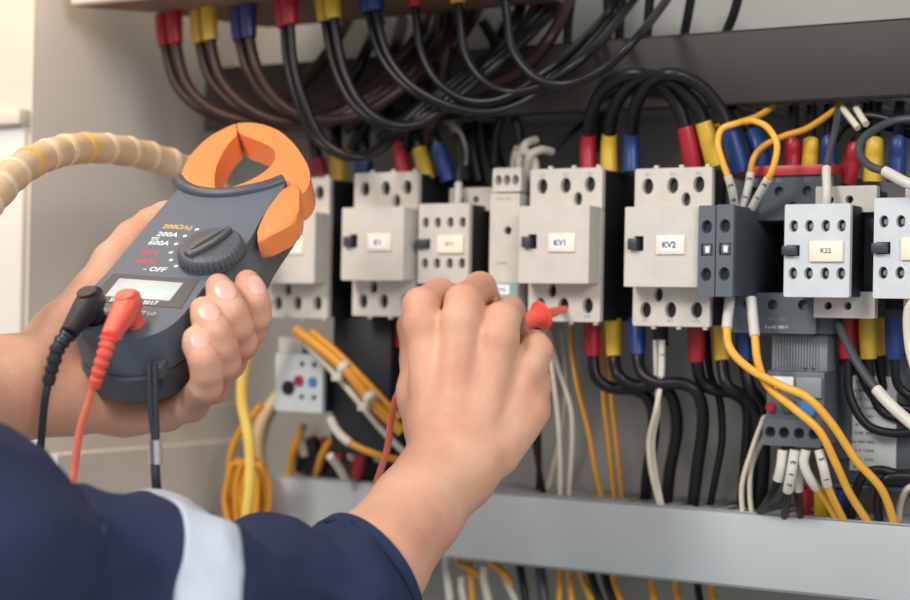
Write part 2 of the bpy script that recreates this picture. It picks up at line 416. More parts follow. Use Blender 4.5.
for s, f in (('1L1', .27), ('3L2', .5), ('5L3', .76)): front_text('terminal_number', s, .003, 'faintink', t, w * f, 0, -.0045)
front_text('terminal_number', '4T2   6T3', .003, 'faintink', t, w * .5, 0, -h + .009)
front_text('print', '3 x AC 400 V', .0028, 'paper', t, w * .5, 0, -h + .004)

a = at(765, 334, .02); b = at(821, 448, .02)
t = thing('overload_relay', 'grey thermal overload relay with red button and blue dial below the charcoal contactor', 'relay', (a.x, .02, a.z))
w = b.x - a.x; h = a.z - b.z
bm = bmesh.new(); bm_box(bm, 0, w - .001, .012, .08, -h * .33, 0, .0008)
for i in range(16): bm_box(bm, .002 + i * (w - .008) / 16, .003 + i * (w - .008) / 16, .0108, .0125, -h * .30, -.001)
bm_obj('finned_block', bm, 'clearg', t, True)
box('body', 0, w, .004, .085, -h * .98, -h * .33, 'midgrey', t, .001)
box('side_housing', w - .004, w + .009, .03, .09, -h * 1.12, -h * .26, 'darkgrey', t, .001)
plate('terminal_strip', rect(0, w, -h, -h * .76), [circle(w * f, -h * .88, .0036, 18) for f in (.13, .37, .63, .88)], -.001, .006, 'midgrey', t)
for f in (.13, .37, .63, .88): cyl('terminal_screw', (w * f, .0045, -h * .88), (0, -1, 0), .003, .001, 'dark', t, n=12)
box('white_label', w * .05, w * .48, .0022, .0045, -h * .49, -h * .38, 'paper', t, .0003)
cyl('reset_button', (w * .10, .0045, -h * .66), (0, -1, 0), .0032, .004, 'red', t, bev=.0005)
cyl('setting_dial', (w * .74, .0045, -h * .66), (0, -1, 0), .0058, .004, 'bluedial', t, bev=.0006)
box('test_slider', w * .30, w * .52, .001, .0045, -h * .70, -h * .60, 'darkgrey', t, .0004)
box('transparent_cover', w * .54, w * .97, .0015, .0045, -h * .56, -h * .38, 'clearg', t, .0004)
for f in (.6, .74): cyl('test_hole', (w * f, .0118, -h * .30), (0, -1, 0), .0012, .0004, 'dark', t, n=8)

# nameplate module at the right
a = at(838, 372, .05); b = at(896, 478, .05)
t = thing('breaker_module', 'dark grey module with pale specification label behind the yellow wires', 'breaker', (a.x, .05, a.z))
box('body', -.012, b.x - a.x + .01, .004, YB - .051, b.z - a.z - .006, .012, 'darkgrey', t, .001)
box('front_face', -.012, b.x - a.x + .01, 0, .005, b.z - a.z - .006, -.075, 'darkgrey', t, .001)
box('spec_label', .008, b.x - a.x - .001, .002, .0045, b.z - a.z + .003, -.002, 'speclabel', t, .0002)
for i in range(11):
    front_text('label_line', ['TYPE  SM2', 'Ue 400V 50Hz', 'AC-3  7.5kW', '1-3-5   2-4-6', 'In 18A  25A', 'IEC 60947'][i % 6], .0026, 'ink', t, .017, .0019, -.006 - i * .0055)

# small white relay at lower left with red button and blue dial
a = at(276, 337, .01); b = at(322, 413, .01); w = b.x - a.x; h = a.z - b.z
t = thing('overload_relay', 'white overload relay with red button and blue dial below the contactor behind the meter', 'relay', (a.x, .01, a.z))
plate('front_plate', rect(0, w, -h, -h * .22, .0012), [circle(w * f, -h * z, .0024, 14) for z in (.36, .80) for f in (.56, .82)], 0, .004, 'white', t)
box('upper_step', 0, w * .5, .003, .03, -h * .22, 0, 'beige', t, .0008)
box('case', .0005, w, .004, .09, -h + .0005, -h * .2, 'case', t, .0006)
box('dark_body_and_shade', w, w + .052, .012, YB - .012, -h - .030, .016, 'case', t, .001)  # black block stands for the relay body plus the deep shadow beside it
cyl('switch_knob', (w * .30, .001, -h * .68), (0, -1, 0), .0052, .004, 'dark', t, bev=.0006)
cyl('reset_button', (w * .52, .001, -h * .58), (0, -1, 0), .0038, .004, 'red', t, bev=.0005)
cyl('setting_dial', (w * .80, .001, -h * .59), (0, -1, 0), .0036, .003, 'bluedial', t, bev=.0005)
t2 = thing('terminal_block', 'row of small mixed terminals at the left end of the lower duct', 'terminal block', tuple(at(300, 468, .05)))
t2['label'] = 'dark terminal block with red and white studs resting over the pale duct'
box('rail_body', -.005, .085, 0, .05, -.004, .022, 'case', t2, .001)
for i, m in enumerate(['whitewire', 'case', 'red', 'red', 'whitewire', 'case', 'whitewire']):
    cyl('stud', (.004 + i * .0115, .0, .010), (0, -.4, 1), .0038, .016, m, t2, n=14, bev=.0006)

# ------------------------------------------------------------------ cables and wires
def cable(label, pts, r, m, name='cable', boots=(), sleeves=(), group=None, n=12, cat=None):
    """pts: (px, py, Y) triples; boots: (end index 0/-1, colour, radius, length); sleeves: markers at an end"""
    if pts[0][1] < 15 and boots and pts[0][2] <= -.03 or (boots and 'small yellow boot' in label) or (boots and 'nearest loop' in label):
        pts = [pts[0]] + list(pts[1:]); q0 = at(*pts[0]); shelf = True
    else: shelf = False
    pts = [(x, y, .060 if (y < 32 and i > 2 and Y > -.03 and x < 700) else Y) for i, (x, y, Y) in enumerate(pts)]
    W3 = [at(*p) for p in pts]
    if shelf and W3[0].z > .1222: W3[0] = Vector((W3[0].x, W3[0].y, .1222))
    pp = smooth_path(W3, 7)
    bm = bmesh.new(); bm_tube(bm, pp, r, n)
    o = bm_obj(name, bm, m, None, True); tag(o, label, cat or name, group)
    def run(end, length):
        seq = pp if end == 0 else pp[::-1]
        out = [seq[0]]; acc = 0
        for q in seq[1:]:
            d = (q - out[-1]).length
            if acc + d >= length:
                out.append(out[-1].lerp(q, (length - acc) / max(d, 1e-9))); break
            out.append(q); acc += d
        return out
    for end, c, br, bl in boots:
        q = run(end, bl); k = len(q)
        rs = [br * (1 - .16 * (i / (k - 1)) ** 2) for i in range(k)]
        b2 = bmesh.new(); bm_tube(b2, q, rs, 16); bb = bm_obj('insulating_boot', b2, c, o, True)
        bb['label'] = {'red': 'red', 'yellow': 'yellow', 'blue': 'blue', 'violet': 'navy blue'}[c] + ' insulating boot'
    for end, s, bl in sleeves:
        q = run(end, bl); b2 = bmesh.new(); bm_tube(b2, q, r * 1.28, 14)
        bb = bm_obj('marker_sleeve', b2, 'whitewire', o, True); bb['label'] = 'white marker sleeve'
        if s:
            for kk in range(len(s)):
                fi = min(len(q) - 2, int((len(q) - 1) * (.3 + .45 * kk / max(1, len(s) - 1)))); mid = q[fi].lerp(q[fi + 1], .5)
                dv = (q[fi + 1] - q[fi]).normalized()
                vdir = (Vector(CP) - mid).normalized()
                nrm = (vdir - dv * vdir.dot(dv)).normalized(); up = nrm.cross(dv)
                mt = Matrix(((dv.x, up.x * 1, nrm.x, mid.x + nrm.x * r * 1.38), (dv.y, up.y, nrm.y, mid.y + nrm.y * r * 1.38), (dv.z, up.z, nrm.z, mid.z + nrm.z * r * 1.38), (0, 0, 0, 1)))
                text('sleeve_text', s[kk], .0044, 'ink', bb, mt, bold=.0001)
    return o
B = .0056
TOPG = 'thick cables hanging from the overhead shelf'
# cables hanging from the shelf (front rank)
def pair(lbl, pts, dx, m, boot, r=.0039, bl=.024, dy=.008, br=.0062):
    for k in range(2):
        q = [(x + dx * k + 3, y + 0 * k, Y - dy * k) for x, y, Y in pts]
        cable(lbl[k], q, r, m, boots=[(0, boot, br, bl)])
pair(['brown cable with rear red boot, outermost of those hanging from the shelf', 'brown cable with front red boot hanging from the shelf corner'],
     [(160, 8, -.045), (162, 42, -.045), (172, 82, -.045), (196, 108, -.04), (232, 121, -.03), (290, 126, -.01), (350, 108, .01), (400, 70, .02), (440, 20, .03), (452, -20, .03)], 11, 'cablebrown', 'red')
pair(['brown cable with rear yellow boot curving under the shelf', 'brown cable with front yellow boot curving under the shelf'],
     [(195, 6, -.045), (197, 42, -.045), (207, 78, -.045), (232, 106, -.04), (270, 122, -.03), (325, 118, -.01), (380, 86, .01), (430, 30, .02), (455, -20, .02)], 11, 'cablebrown', 'yellow')
pair(['dark cable with rear navy boot curving behind the meter jaw', 'dark cable with front navy boot curving behind the meter jaw'],
     [(235, 4, -.045), (237, 40, -.045), (246, 72, -.045), (268, 103, -.04), (305, 120, -.03), (355, 112, -.01), (405, 76, .01), (450, 30, .02), (480, -20, .02)], 10, 'cablebrown', 'violet')
pair(['black cable with rear red boot looping low over the meter jaw', 'black cable with front red boot looping low over the meter jaw'],
     [(279, -12, -.055), (281, 28, -.055), (284, 62, -.055), (294, 100, -.055), (312, 138, -.05), (342, 157, -.045), (368, 152, -.03), (400, 124, -.01), (450, 80, .01), (520, 30, .02), (545, -20, .02)], 7, 'cable', 'red', r=.0029, bl=.0195)
pair(['black cable with rear yellow boot sweeping in a wide loop', 'black cable with front yellow boot sweeping in a wide loop'],
     [(320, -14, -.05), (323, 26, -.05), (332, 68, -.05), (350, 104, -.05), (378, 124, -.045), (412, 122, -.03), (450, 96, -.02), (500, 52, -.01), (545, 8, 0), (560, -20, 0)], 9, 'cable', 'yellow', r=.0032, bl=.017)
pair(['black cable with rear blue boot in the middle of the shelf', 'black cable with front blue boot in the middle of the shelf'],
     [(364, -16, -.045), (367, 20, -.045), (378, 56, -.045), (402, 86, -.045), (440, 106, -.04), (480, 112, -.03), (520, 98, -.02), (560, 64, -.01), (600, 20, 0), (622, -20, 0)], 8, 'cable', 'blue', r=.0027, bl=.0125)
cable('single black cable with small red boot beside the blue pair', [(415, -20, -.04), (416, 14, -.04), (421, 50, -.04), (438, 82, -.04), (470, 101, -.035), (510, 96, -.03), (560, 60, -.02), (600, 22, -.01), (632, -20, 0)], .0029, 'cable', boots=[(0, 'red', .0058, .010)])
cable('single black cable with small yellow boot from the shelf', [(458, -20, -.035), (459, 14, -.035), (465, 52, -.035), (483, 80, -.035), (510, 92, -.03), (545, 84, -.03), (590, 52, -.02), (630, 5, -.01), (650, -25, 0)], .0029, 'cable', boots=[(0, 'yellow', .0058, .009)])
cable('single black cable with blue boot, nearest loop over the dark duct', [(504, -22, -.035), (506, 12, -.035), (513, 50, -.035), (536, 78, -.035), (568, 84, -.03), (605, 68, -.03), (640, 34, -.02), (672, -8, -.01), (682, -30, 0)], .0030, 'cable', boots=[(0, 'blue', .0056, .010)])
# second rank behind
for i, (lab, pts, r, m) in enumerate([
    ('brownish cable rising steeply behind the loops to the shelf end', [(300, 112, .02), (330, 106, .02), (375, 84, .02), (415, 40, .03), (430, 5, .03)], .0045, 'cablebrown'),
    ('dull cable crossing behind the looped pairs', [(345, 128, .02), (375, 108, .02), (420, 78, .02), (462, 34, .03), (486, -10, .03)], .0048, 'cablebrown'),
    ('dark cable climbing past the end of the dark duct', [(380, 140, .025), (410, 112, .02), (450, 88, .015), (500, 58, .02), (534, 8, .03), (545, -20, .03)], .0042, 'cable'),
    ('upright grey brown cable dropping behind to the beige contactor', [(425, 150, .025), (440, 96, .02), (447, 40, .02), (452, 0, .02)], .0042, 'cablebrown'),
    ('black cable dropping straight beside the yellow boot', [(405, 150, .02), (415, 110, .03), (432, 60, .03), (440, 15, .03)], .0045, 'cable'),
    ('black cable sloping from the shelf behind the red boot cable', [(465, 118, .02), (480, 80, .02), (512, 30, .02), (525, -10, .02)], .0042, 'cable'),
    ('brown cable lying low over the dark duct front', [(440, 92, .02), (475, 90, .02), (520, 70, .02), (552, 35, .02), (572, -10, .02)], .0045, 'cablebrown'),
    ('dark cable in shadow dropping behind the red yellow pair', [(330, 130, .03), (345, 95, .03), (362, 60, .03), (380, 20, .03)], .0045, 'cable'),
    ('dull brown cable slanting under the shelf behind the yellow boots', [(270, 108, .03), (300, 85, .03), (330, 50, .03), (352, 12, .03)], .0045, 'cablebrown'),
    ('black cable passing down behind the blue boots', [(352, 150, .03), (372, 110, .03), (392, 60, .03), (402, 20, .03)], .0048, 'cable')]):
    cable(lab, pts, r, m)
# cables rising above the dark duct
for lab, pts in [
    ('black cable entering the dark duct beyond the last loop', [(574, -20, .05), (569, 15, .065), (567, 47, .07)]),
    ('black cable entering the dark duct second from the loops', [(606, -20, .06), (608, 10, .065), (607, 45, .07)]),
    ('black cable entering the dark duct between two loop crossings', [(624, -20, .06), (621, 10, .065), (619, 44, .07)]),
    ('black cable entering the dark duct beside the widest loop end', [(652, -20, .06), (649, 10, .065), (647, 40, .07)]),
    ('slightly bent black cable entering the dark duct alone', [(694, -20, .06), (689, 10, .065), (684, 36, .07)]),
    ('slanting black cable entering the dark duct, last of the row', [(742, -20, .06), (735, 10, .065), (726, 33, .07)])]:
    cable(lab, pts, .0033, 'cable')
for lab, pts in [('vertical black cable behind the shelf end', [(541, -10, .07), (520, 40, .08), (500, 60, .09)]), ('second vertical black cable behind the shelf end', [(512, 12, .08), (500, 35, .09), (488, 60, .1)]), ('black cable lost in the shade behind the blue boot', [(482, 20, .06), (496, 45, .07), (501, 62, .08)])]:
    cable(lab, pts, .004, 'cable')

# boots and cables above the beige contactors
def rise(lab, x, y0, y1, lean, c, Y=.03, br=.0062, r=.0044, top=None, m='cable'):
    pts = [(x, y1 + 8, Y), (x - lean * .5, (y0 + y1) / 2, Y)] + (top or [(x - lean, y0 - 4, Y), (x - lean * 1.8, y0 - 32, Y + .02), (x - lean * 2.2, y0 - 60, Y + .045)])
    cable(lab, pts, r, m, boots=[(0, c, br, ((y1 + 8 - y0) / 1.42) * .001)])
rise('cable with red boot above the contactor behind the jaw', 322, 156, 178, 6, 'red', br=.0068)
rise('cable with yellow boot above the contactor behind the jaw', 339, 152, 178, 2, 'yellow', br=.0068)
rise('cable with blue boot above the gap beside the jaw', 364, 150, 176, 0, 'blue', br=.0075)
rise('cable with red boot leaning over the middle beige contactor', 406, 140, 172, 10, 'red', Y=.02)
rise('cable with yellow boot leaning over the middle beige contactor', 427, 146, 172, 9, 'yellow', Y=.02)
rise('cable with blue boot leaning over the middle beige contactor', 449, 142, 174, 14, 'blue', Y=.02)
arcs = 'black jumper cables arching from contactor KV1 to contactor KV2'
JR = .0045
cable('black jumper cable with red boots arching from KV1 to KV2', [(588, 172, .02), (588, 140, .02), (592, 112, .01), (606, 86, .0), (632, 74, -.005), (656, 80, 0), (676, 102, .01), (686, 130, .015), (694, 170, .02)], JR, 'cable', boots=[(0, 'red', .0058, .026), (-1, 'red', .0066, .029)])
cable('black jumper cable with yellow boots arching from KV1 to KV2', [(609, 172, .02), (609, 140, .02), (614, 110, .01), (630, 84, .0), (652, 76, -.005), (676, 84, 0), (695, 104, .01), (704, 124, .015), (716, 166, .02)], JR, 'cable', boots=[(0, 'yellow', .0058, .026), (-1, 'yellow', .0064, .030)])
cable('black jumper cable with blue boots arching over the other two', [(632, 172, .02), (632, 138, .02), (636, 106, .005), (650, 82, -.005), (672, 74, -.01), (698, 84, 0), (718, 106, .01), (730, 132, .015), (742, 172, .02)], JR, 'cable', boots=[(0, 'blue', .0060, .027), (-1, 'blue', .0072, .030)])
cable('black cable behind the jumpers with a blue boot partly hidden', [(760, 172, .035), (757, 142, .035), (735, 110, .05), (720, 85, .07)], .004, 'cable', boots=[(0, 'blue', .0068, .028)])
cable('black cable curling behind the jumper cables', [(600, 150, .06), (598, 120, .05), (612, 92, .04), (650, 82, .03), (690, 96, .03), (706, 125, .04), (706, 165, .04)], .004, 'cable')
rise('cable with red boot over the charcoal contactor', 792, 143, 168, -1, 'red', Y=.04, br=.0058, r=.0034)
rise('cable with yellow boot over the charcoal contactor', 810, 143, 168, -1, 'yellow', Y=.04, br=.0058, r=.0034)
rise('cable with blue boot over the charcoal contactor', 829, 142, 176, 0, 'blue', Y=.04, br=.0058, r=.0034)
rise('cable with leaning red boot above the K22 contactor', 846, 148, 176, -11, 'red', Y=.04, br=.0062, r=.0034)
rise('cable with yellow boot above the gap beside the K22 contactor', 873, 144, 174, -2, 'yellow', Y=.04, br=.0062, r=.0034)
rise('cable with blue boot near the photo edge above', 896, 143, 174, -2, 'blue', Y=.04, br=.0062, r=.0034)

# boots and cables below
def drop(lab, pts, c, r=.0042, br=.0060, bl=.026):
    cable(lab, pts, r, 'cable', boots=[(0, c, br, bl)])
drop('black cable with red boot below KV1 turning sideways', [(592, 318, .03), (593, 357, .03), (597, 378, .03), (612, 388, .035), (636, 390, .04), (650, 402, .045), (654, 430, .055), (648, 470, .065), (645, 506, .07)], 'red')
drop('black cable with yellow boot below KV1 turning sideways', [(613, 318, .03), (614, 356, .03), (619, 376, .025), (634, 385, .03), (660, 388, .035), (673, 400, .04), (677, 430, .05), (670, 470, .06), (666, 508, .065)], 'yellow')
drop('thick black cable with blue boot below KV1 in an S bend', [(637, 318, .03), (638, 356, .025), (643, 374, .02), (658, 383, .02), (684, 384, .025), (699, 396, .03), (703, 424, .04), (697, 470, .055), (692, 512, .06)], 'blue')
drop('black cable with red boot below KV2', [(696, 322, .03), (697, 360, .03), (702, 382, .035), (715, 390, .04), (735, 394, .05), (748, 410, .06), (746, 460, .07), (742, 512, .08)], 'red')
drop('black cable with yellow boot below KV2 behind the yellow wires', [(721, 322, .035), (722, 358, .035), (727, 385, .03), (745, 398, .04), (757, 418, .05), (754, 470, .065), (748, 516, .07)], 'yellow')
drop('black cable with blue boot below KV2 behind the yellow wires', [(744, 322, .04), (745, 362, .04), (750, 388, .04), (762, 408, .05), (764, 460, .06), (760, 516, .07)], 'blue')
cable('thin black cable bowing down beside the thick S bend', [(706, 330, .05), (710, 372, .05), (720, 402, .05), (722, 440, .055), (716, 475, .06), (710, 506, .065)], .0026, 'cable')
drop('cable with red boot below the middle beige contactor', [(402, 312, .03), (403, 349, .03), (406, 370, .03), (420, 400, .04), (430, 450, .06)], 'red')
drop('cable with red boot below the K22 contactor', [(847, 318, .04), (848, 366, .04), (850, 396, .04), (866, 424, .04), (892, 433, .045), (925, 430, .05)], 'red', r=.0030)
cable('second red booted cable below the K22 contactor', [(857, 318, .05), (857, 352, .05), (864, 380, .05), (880, 402, .05), (920, 412, .05)], .003, 'cable', boots=[(0, 'red', .0055, .022)])
drop('cable with yellow boot below the gap beside K22', [(868, 318, .04), (869, 365, .04), (873, 394, .045), (886, 414, .05), (925, 424, .05)], 'yellow', r=.0030)
cable('second yellow booted cable beside the gap near K22', [(878, 318, .05), (879, 358, .05), (888, 390, .055), (920, 400, .06)], .003, 'cable', boots=[(0, 'yellow', .0055, .024)])
drop('cable with blue boot below the module at the photo edge', [(894, 318, .04), (895, 364, .04), (900, 388, .045), (925, 404, .05)], 'blue', r=.0030)

# cream, orange and yellow control wires
wr = .0017
cable('cream wire hanging straight beside the fist, nearest KV1', [(545, 326, .04), (552, 370, .04), (558, 420, .05), (560, 460, .055), (560, 500, .06)], wr, 'creamwire', 'wire')
cable('cream wire bowing out beside the fist', [(548, 326, .05), (558, 368, .05), (570, 405, .055), (572, 440, .06), (568, 500, .065)], wr, 'creamwire', 'wire')
cable('dull cream wire farther back beside the fist', [(562, 330, .08), (566, 380, .08), (562, 430, .09), (545, 500, .1)], wr, 'creamwire', 'wire')
cable('orange wire dropping from KV1 to the pale duct alone', [(571, 320, .05), (572, 352, .05), (577, 385, .05), (588, 430, .06), (595, 470, .065), (602, 502, .07)], wr, 'orangewire', 'wire')
cable('orange wire of the close pair, behind the booted cables', [(603, 330, .07), (603, 390, .07), (608, 440, .07), (614, 500, .075)], wr, 'orangewire', 'wire')
cable('orange wire of the close pair, nearer KV2', [(609, 330, .07), (611, 390, .07), (616, 440, .07), (622, 500, .075)], wr, 'orangewire', 'wire')
cable('black wire pair member beside the fist, upright', [(536, 325, .06), (538, 400, .06), (539, 470, .07), (537, 506, .08)], .002, 'cable', 'wire')
cable('black wire beside the fist, slanting', [(528, 325, .05), (531, 410, .05), (540, 475, .06), (548, 506, .07)], .002, 'cable', 'wire')
cable('white wire with marker sleeve below KV2, bowed strand', [(662, 340, .02), (661, 380, .02), (656, 410, .02), (649, 440, .03), (651, 470, .035), (660, 508, .045)], wr * 1.05, 'creamwire', 'wire', sleeves=[(0, '12', .030)])
cable('white wire with marker sleeve below KV2, straighter strand', [(656, 340, .025), (657, 380, .025), (658, 410, .025), (653, 440, .035), (655, 470, .04), (663, 510, .045)], wr, 'creamwire', 'wire', sleeves=[(0, '', .028)])
cable('black cap cable between the blue boot and white sleeves', [(660, 318, .03), (661, 346, .03)], .0052, 'case', 'cable')
cable('cream wire sweeping under the overload relay, outer strand', [(776, 395, .07), (765, 415, .05), (752, 450, .04), (742, 485, .042), (743, 520, .045)], wr, 'creamwire', 'wire')
cable('cream wire sweeping under the overload relay, inner strand', [(780, 400, .07), (767, 430, .05), (752, 465, .045), (750, 495, .045), (753, 520, .045)], wr, 'creamwire', 'wire')
yw = .0021
cable('amber wire looping over into the contact blocks, tight loop', [(735, 208, .01), (731, 186, .0), (722, 160, -.005), (718, 143, -.005), (722, 129, 0), (738, 123, .005), (756, 117, .03), (773, 107, .055)], yw, 'yellowwire', 'wire', sleeves=[(0, '62', .024)])
cable('amber wire looping over into the contact blocks, round loop', [(752, 208, .01), (765, 184, .0), (773, 168, -.005), (777, 145, -.005), (768, 128, 0), (754, 121, .005), (745, 122, .01)], yw, 'yellowwire', 'wire', sleeves=[(0, '13', .026)])
cable('amber wire running up to the dark duct from the contact blocks', [(742, 208, .012), (749, 184, .01), (753, 160, .01), (764, 146, .015), (784, 136, .02), (806, 129, .03), (828, 115, .045), (842, 104, .055)], yw, 'orangewire', 'wire', sleeves=[(0, '13', .024)])
cable('thin orange wire behind the tight amber loop', [(700, 128, .05), (730, 124, .05), (752, 118, .055), (768, 108, .06)], .0015, 'orangewire', 'wire')
cable('white marker tube standing on the K22 contactor', [(826, 212, .0), (827, 190, .0), (827, 165, .01), (835, 130, .03), (838, 108, .05)], .0022, 'greycable', 'wire', sleeves=[(0, '', .031)])
cable('white marker tube standing on the small four pole contactor', [(457, 212, .01), (458, 196, .01), (459, 174, .02), (462, 150, .04), (450, 120, .06)], .0022, 'greycable', 'wire', sleeves=[(0, '', .022)])
cable('slate cable with white sleeve drooping toward the photo edge', [(925, 190, -.02), (905, 182, -.02), (886, 172, -.015), (870, 166, -.01), (860, 154, 0), (864, 138, .01), (890, 122, .03), (920, 118, .04)], .0026, 'greycable', 'cable', sleeves=[(0, '', .030)])
cable('black cable arching over the yellow boot near the photo edge', [(830, 150, .05), (842, 128, .05), (866, 116, .05), (900, 122, .05), (925, 126, .05)], .003, 'cable')
cable('black cable arching low behind the blue boot near the photo edge', [(850, 150, .06), (862, 134, .06), (884, 126, .06), (920, 138, .06)], .003, 'cable')
cable('cream wire end poking from under the dark duct', [(842, 108, .05), (850, 118, .045), (858, 128, .04)], .0022, 'creamwire', 'wire')
cable('second cream wire end poking from under the dark duct', [(856, 108, .05), (862, 118, .045), (866, 124, .04)], .0022, 'creamwire', 'wire')
cable('amber wire sweeping across the overload relay, outer strand', [(730, 298, .0), (727, 330, -.01), (731, 350, -.015), (750, 369, -.015), (780, 385, -.012), (808, 398, -.01), (832, 424, 0), (856, 460, .015), (882, 490, .03), (896, 528, .05)], .0026, 'yellowwire', 'wire', sleeves=[(0, '', .022)])
cable('amber wire sweeping across the overload relay, inner strand', [(751, 298, .0), (755, 338, -.008), (758, 362, -.01), (768, 386, -.008), (796, 410, -.005), (820, 432, 0), (836, 464, .012), (850, 494, .028), (872, 528, .05)], .0026, 'yellowwire', 'wire', sleeves=[(0, '', .026)])
cable('amber wire with numbered sleeve dropping into the pale duct', [(819, 450, .01), (824, 470, .01), (830, 492, .02), (848, 528, .05)], .0024, 'yellowwire', 'wire', sleeves=[(0, '51', .024)])
cable('amber wire with curved white sleeve under the relay', [(806, 450, .01), (804, 464, .01), (812, 482, .015), (826, 500, .03), (842, 528, .05)], .0024, 'yellowwire', 'wire', sleeves=[(0, '', .028)])
cable('black wire with clean numbered sleeve under the relay', [(795, 450, .01), (791, 474, .01), (787, 496, .02), (784, 524, .05)], .0026, 'cable', 'wire', sleeves=[(0, 'E17', .029)])
cable('black wire with short sleeve under the relay', [(783, 450, .012), (780, 472, .012), (772, 494, .02), (756, 518, .05)], .0026, 'cable', 'wire', sleeves=[(0, '', .020)])
cable('brown wire with dirty sleeve under the relay', [(800, 452, .02), (798, 474, .02), (799, 500, .03), (802, 526, .05)], .0026, 'cablebrown', 'wire', sleeves=[(0, 'N', .026)])
cable('black cable with red boot dropping into the pale duct', [(803, 488, .05), (804, 520, .055)], .003, 'cable', boots=[(0, 'red', .006, .026)])
cable('black cable with yellow boot dropping into the pale duct', [(821, 484, .055), (822, 520, .06)], .003, 'cable', boots=[(0, 'yellow', .006, .026)])
cable('black cable with blue boot dropping into the pale duct', [(844, 488, .055), (845, 524, .06)], .003, 'cable', boots=[(0, 'blue', .006, .026)])
cable('black cable hooked over at the pale duct near the photo edge', [(850, 524, .05), (855, 495, .04), (864, 475, .04), (880, 470, .04), (900, 474, .045), (925, 472, .05)], .003, 'cable')
cable('black cable curling into the pale duct near the photo edge', [(880, 528, .05), (878, 500, .045), (885, 480, .04), (905, 476, .045), (925, 484, .05)], .003, 'cable')
cable('slate cable with white sleeve crossing the red boots', [(925, 434, -.02), (905, 418, -.015), (884, 398, -.01), (862, 370, 0), (848, 345, .01), (838, 322, .02), (832, 305, .03)], .0028, 'greycable', 'cable', sleeves=[(0, '', .044)])
cable('white wire looping at the photo edge over the pale duct', [(898, 534, .07), (900, 505, .06), (908, 488, .05), (925, 484, .05)], .0022, 'creamwire', 'wire')
cable('white cable hanging at the photo edge beside the last contactor', [(918, 296, -.02), (908, 312, -.02), (909, 345, -.02), (915, 370, -.02)], .0028, 'creamwire', 'cable')
cable('black cable running up behind the overload relay flank', [(800, 500, .09), (795, 470, .09), (785, 440, .095)], .004, 'cable')

# cluster of white ferrules above the timer relay
for lab, pts in [('white ferruled wire above the timer, tallest of the cluster', [(519, 172, .03), (520, 158, .03), (526, 144, .03), (536, 140, .04)]),
                 ('white ferruled wire above the timer, bent over KV1', [(526, 172, .03), (530, 156, .025), (541, 150, .03), (552, 152, .04)]),
                 ('white ferruled wire above the timer, short and upright', [(514, 172, .035), (515, 158, .035), (518, 148, .04)]),
                 ('white ferruled wire above the timer, crossing its neighbours', [(536, 172, .03), (534, 160, .03), (526, 152, .028), (516, 156, .03)])]:
    cable(lab, pts, .0030, 'creamwire', 'wire')
cable('black wire looping above the timer relay', [(494, 165, .05), (496, 135, .05), (505, 113, .05), (516, 120, .05), (520, 150, .05)], .0035, 'cable', 'wire')
cable('black wire leaning toward KV1 from the white ferrules', [(552, 152, .05), (570, 134, .06), (590, 118, .08)], .002, 'cable', 'wire')
cable('dark cable standing behind the small four pole contactor', [(478, 182, .06), (472, 150, .06), (470, 115, .07)], .006, 'cable')
cable('dark cable standing behind the timer relay', [(500, 175, .07), (492, 145, .07), (488, 112, .08)], .006, 'cable')
cable('pale grey cable curving down beside the blue boot', [(463, 165, .05), (462, 145, .05), (453, 126, .055), (446, 118, .06)], .0035, 'creamwire', 'cable')

# lower left: bundle with ties, coils
cable('bundle of orange wires slanting across the dark relays', [(296, 330, -.005), (318, 346, -.005), (346, 370, -.005), (372, 402, 0), (402, 432, .01)], .0042, 'orangewire', 'wire')
cable('white wire running with the orange bundle', [(306, 344, 0), (330, 368, 0), (356, 398, 0), (384, 432, .01), (410, 458, .02)], .0026, 'creamwire', 'wire')
cable('second orange wire above the slanting bundle', [(312, 332, 0), (336, 352, 0), (364, 380, 0), (400, 418, .01)], .0028, 'orangewire', 'wire')
for lab, c in (('white cable tie around the upper end of the orange bundle', (344, 368)), ('white cable tie around the lower end of the orange bundle', (370, 398))):
    p = at(c[0], c[1], -.004); ax = (at(402, 432, -.004) - at(296, 330, -.004)).normalized()
    bm = bmesh.new(); bm_cyl(bm, p - ax * .0025, ax, .0056, .005, 20)
    q = at(c[0] - 7, c[1] + 9, -.008); bm_box(bm, q.x - .004, q.x + .004, q.y - .002, q.y + .003, q.z - .003, q.z + .003, .001)
    tag(bm_obj('cable_tie', bm, 'whitewire', None, True), lab, 'cable tie')
cable('white sleeved orange wire beside the coral test lead', [(330, 418, .0), (338, 432, .0), (352, 444, .0), (378, 455, .0), (400, 460, .01)], .0026, 'orangewire', 'wire', sleeves=[(0, '', .026)])
cable('orange wire rising from the pale duct end, curved', [(290, 478, .05), (293, 452, .04), (304, 425, .04)], .0030, 'orangewire', 'wire')
cable('orange wire leaning over the pale duct end', [(316, 476, .05), (322, 455, .04), (332, 438, .04)], .0028, 'orangewire', 'wire')
cable('white wire stub leaning over the pale duct end', [(345, 478, .03), (338, 466, .02), (330, 456, .01)], .0032, 'creamwire', 'wire')
cable('red stub cable over the pale duct end', [(356, 476, .04), (360, 458, .03), (362, 444, .03)], .0045, 'red', 'cable')
cable('pale yellow cable hanging from behind the fingers to the coil', [(268, 300, -.02), (258, 335, -.02), (245, 365, -.02), (242, 400, -.02), (249, 440, -.02), (250, 480, -.02), (245, 530, -.02)], .0042, 'paleyellow')
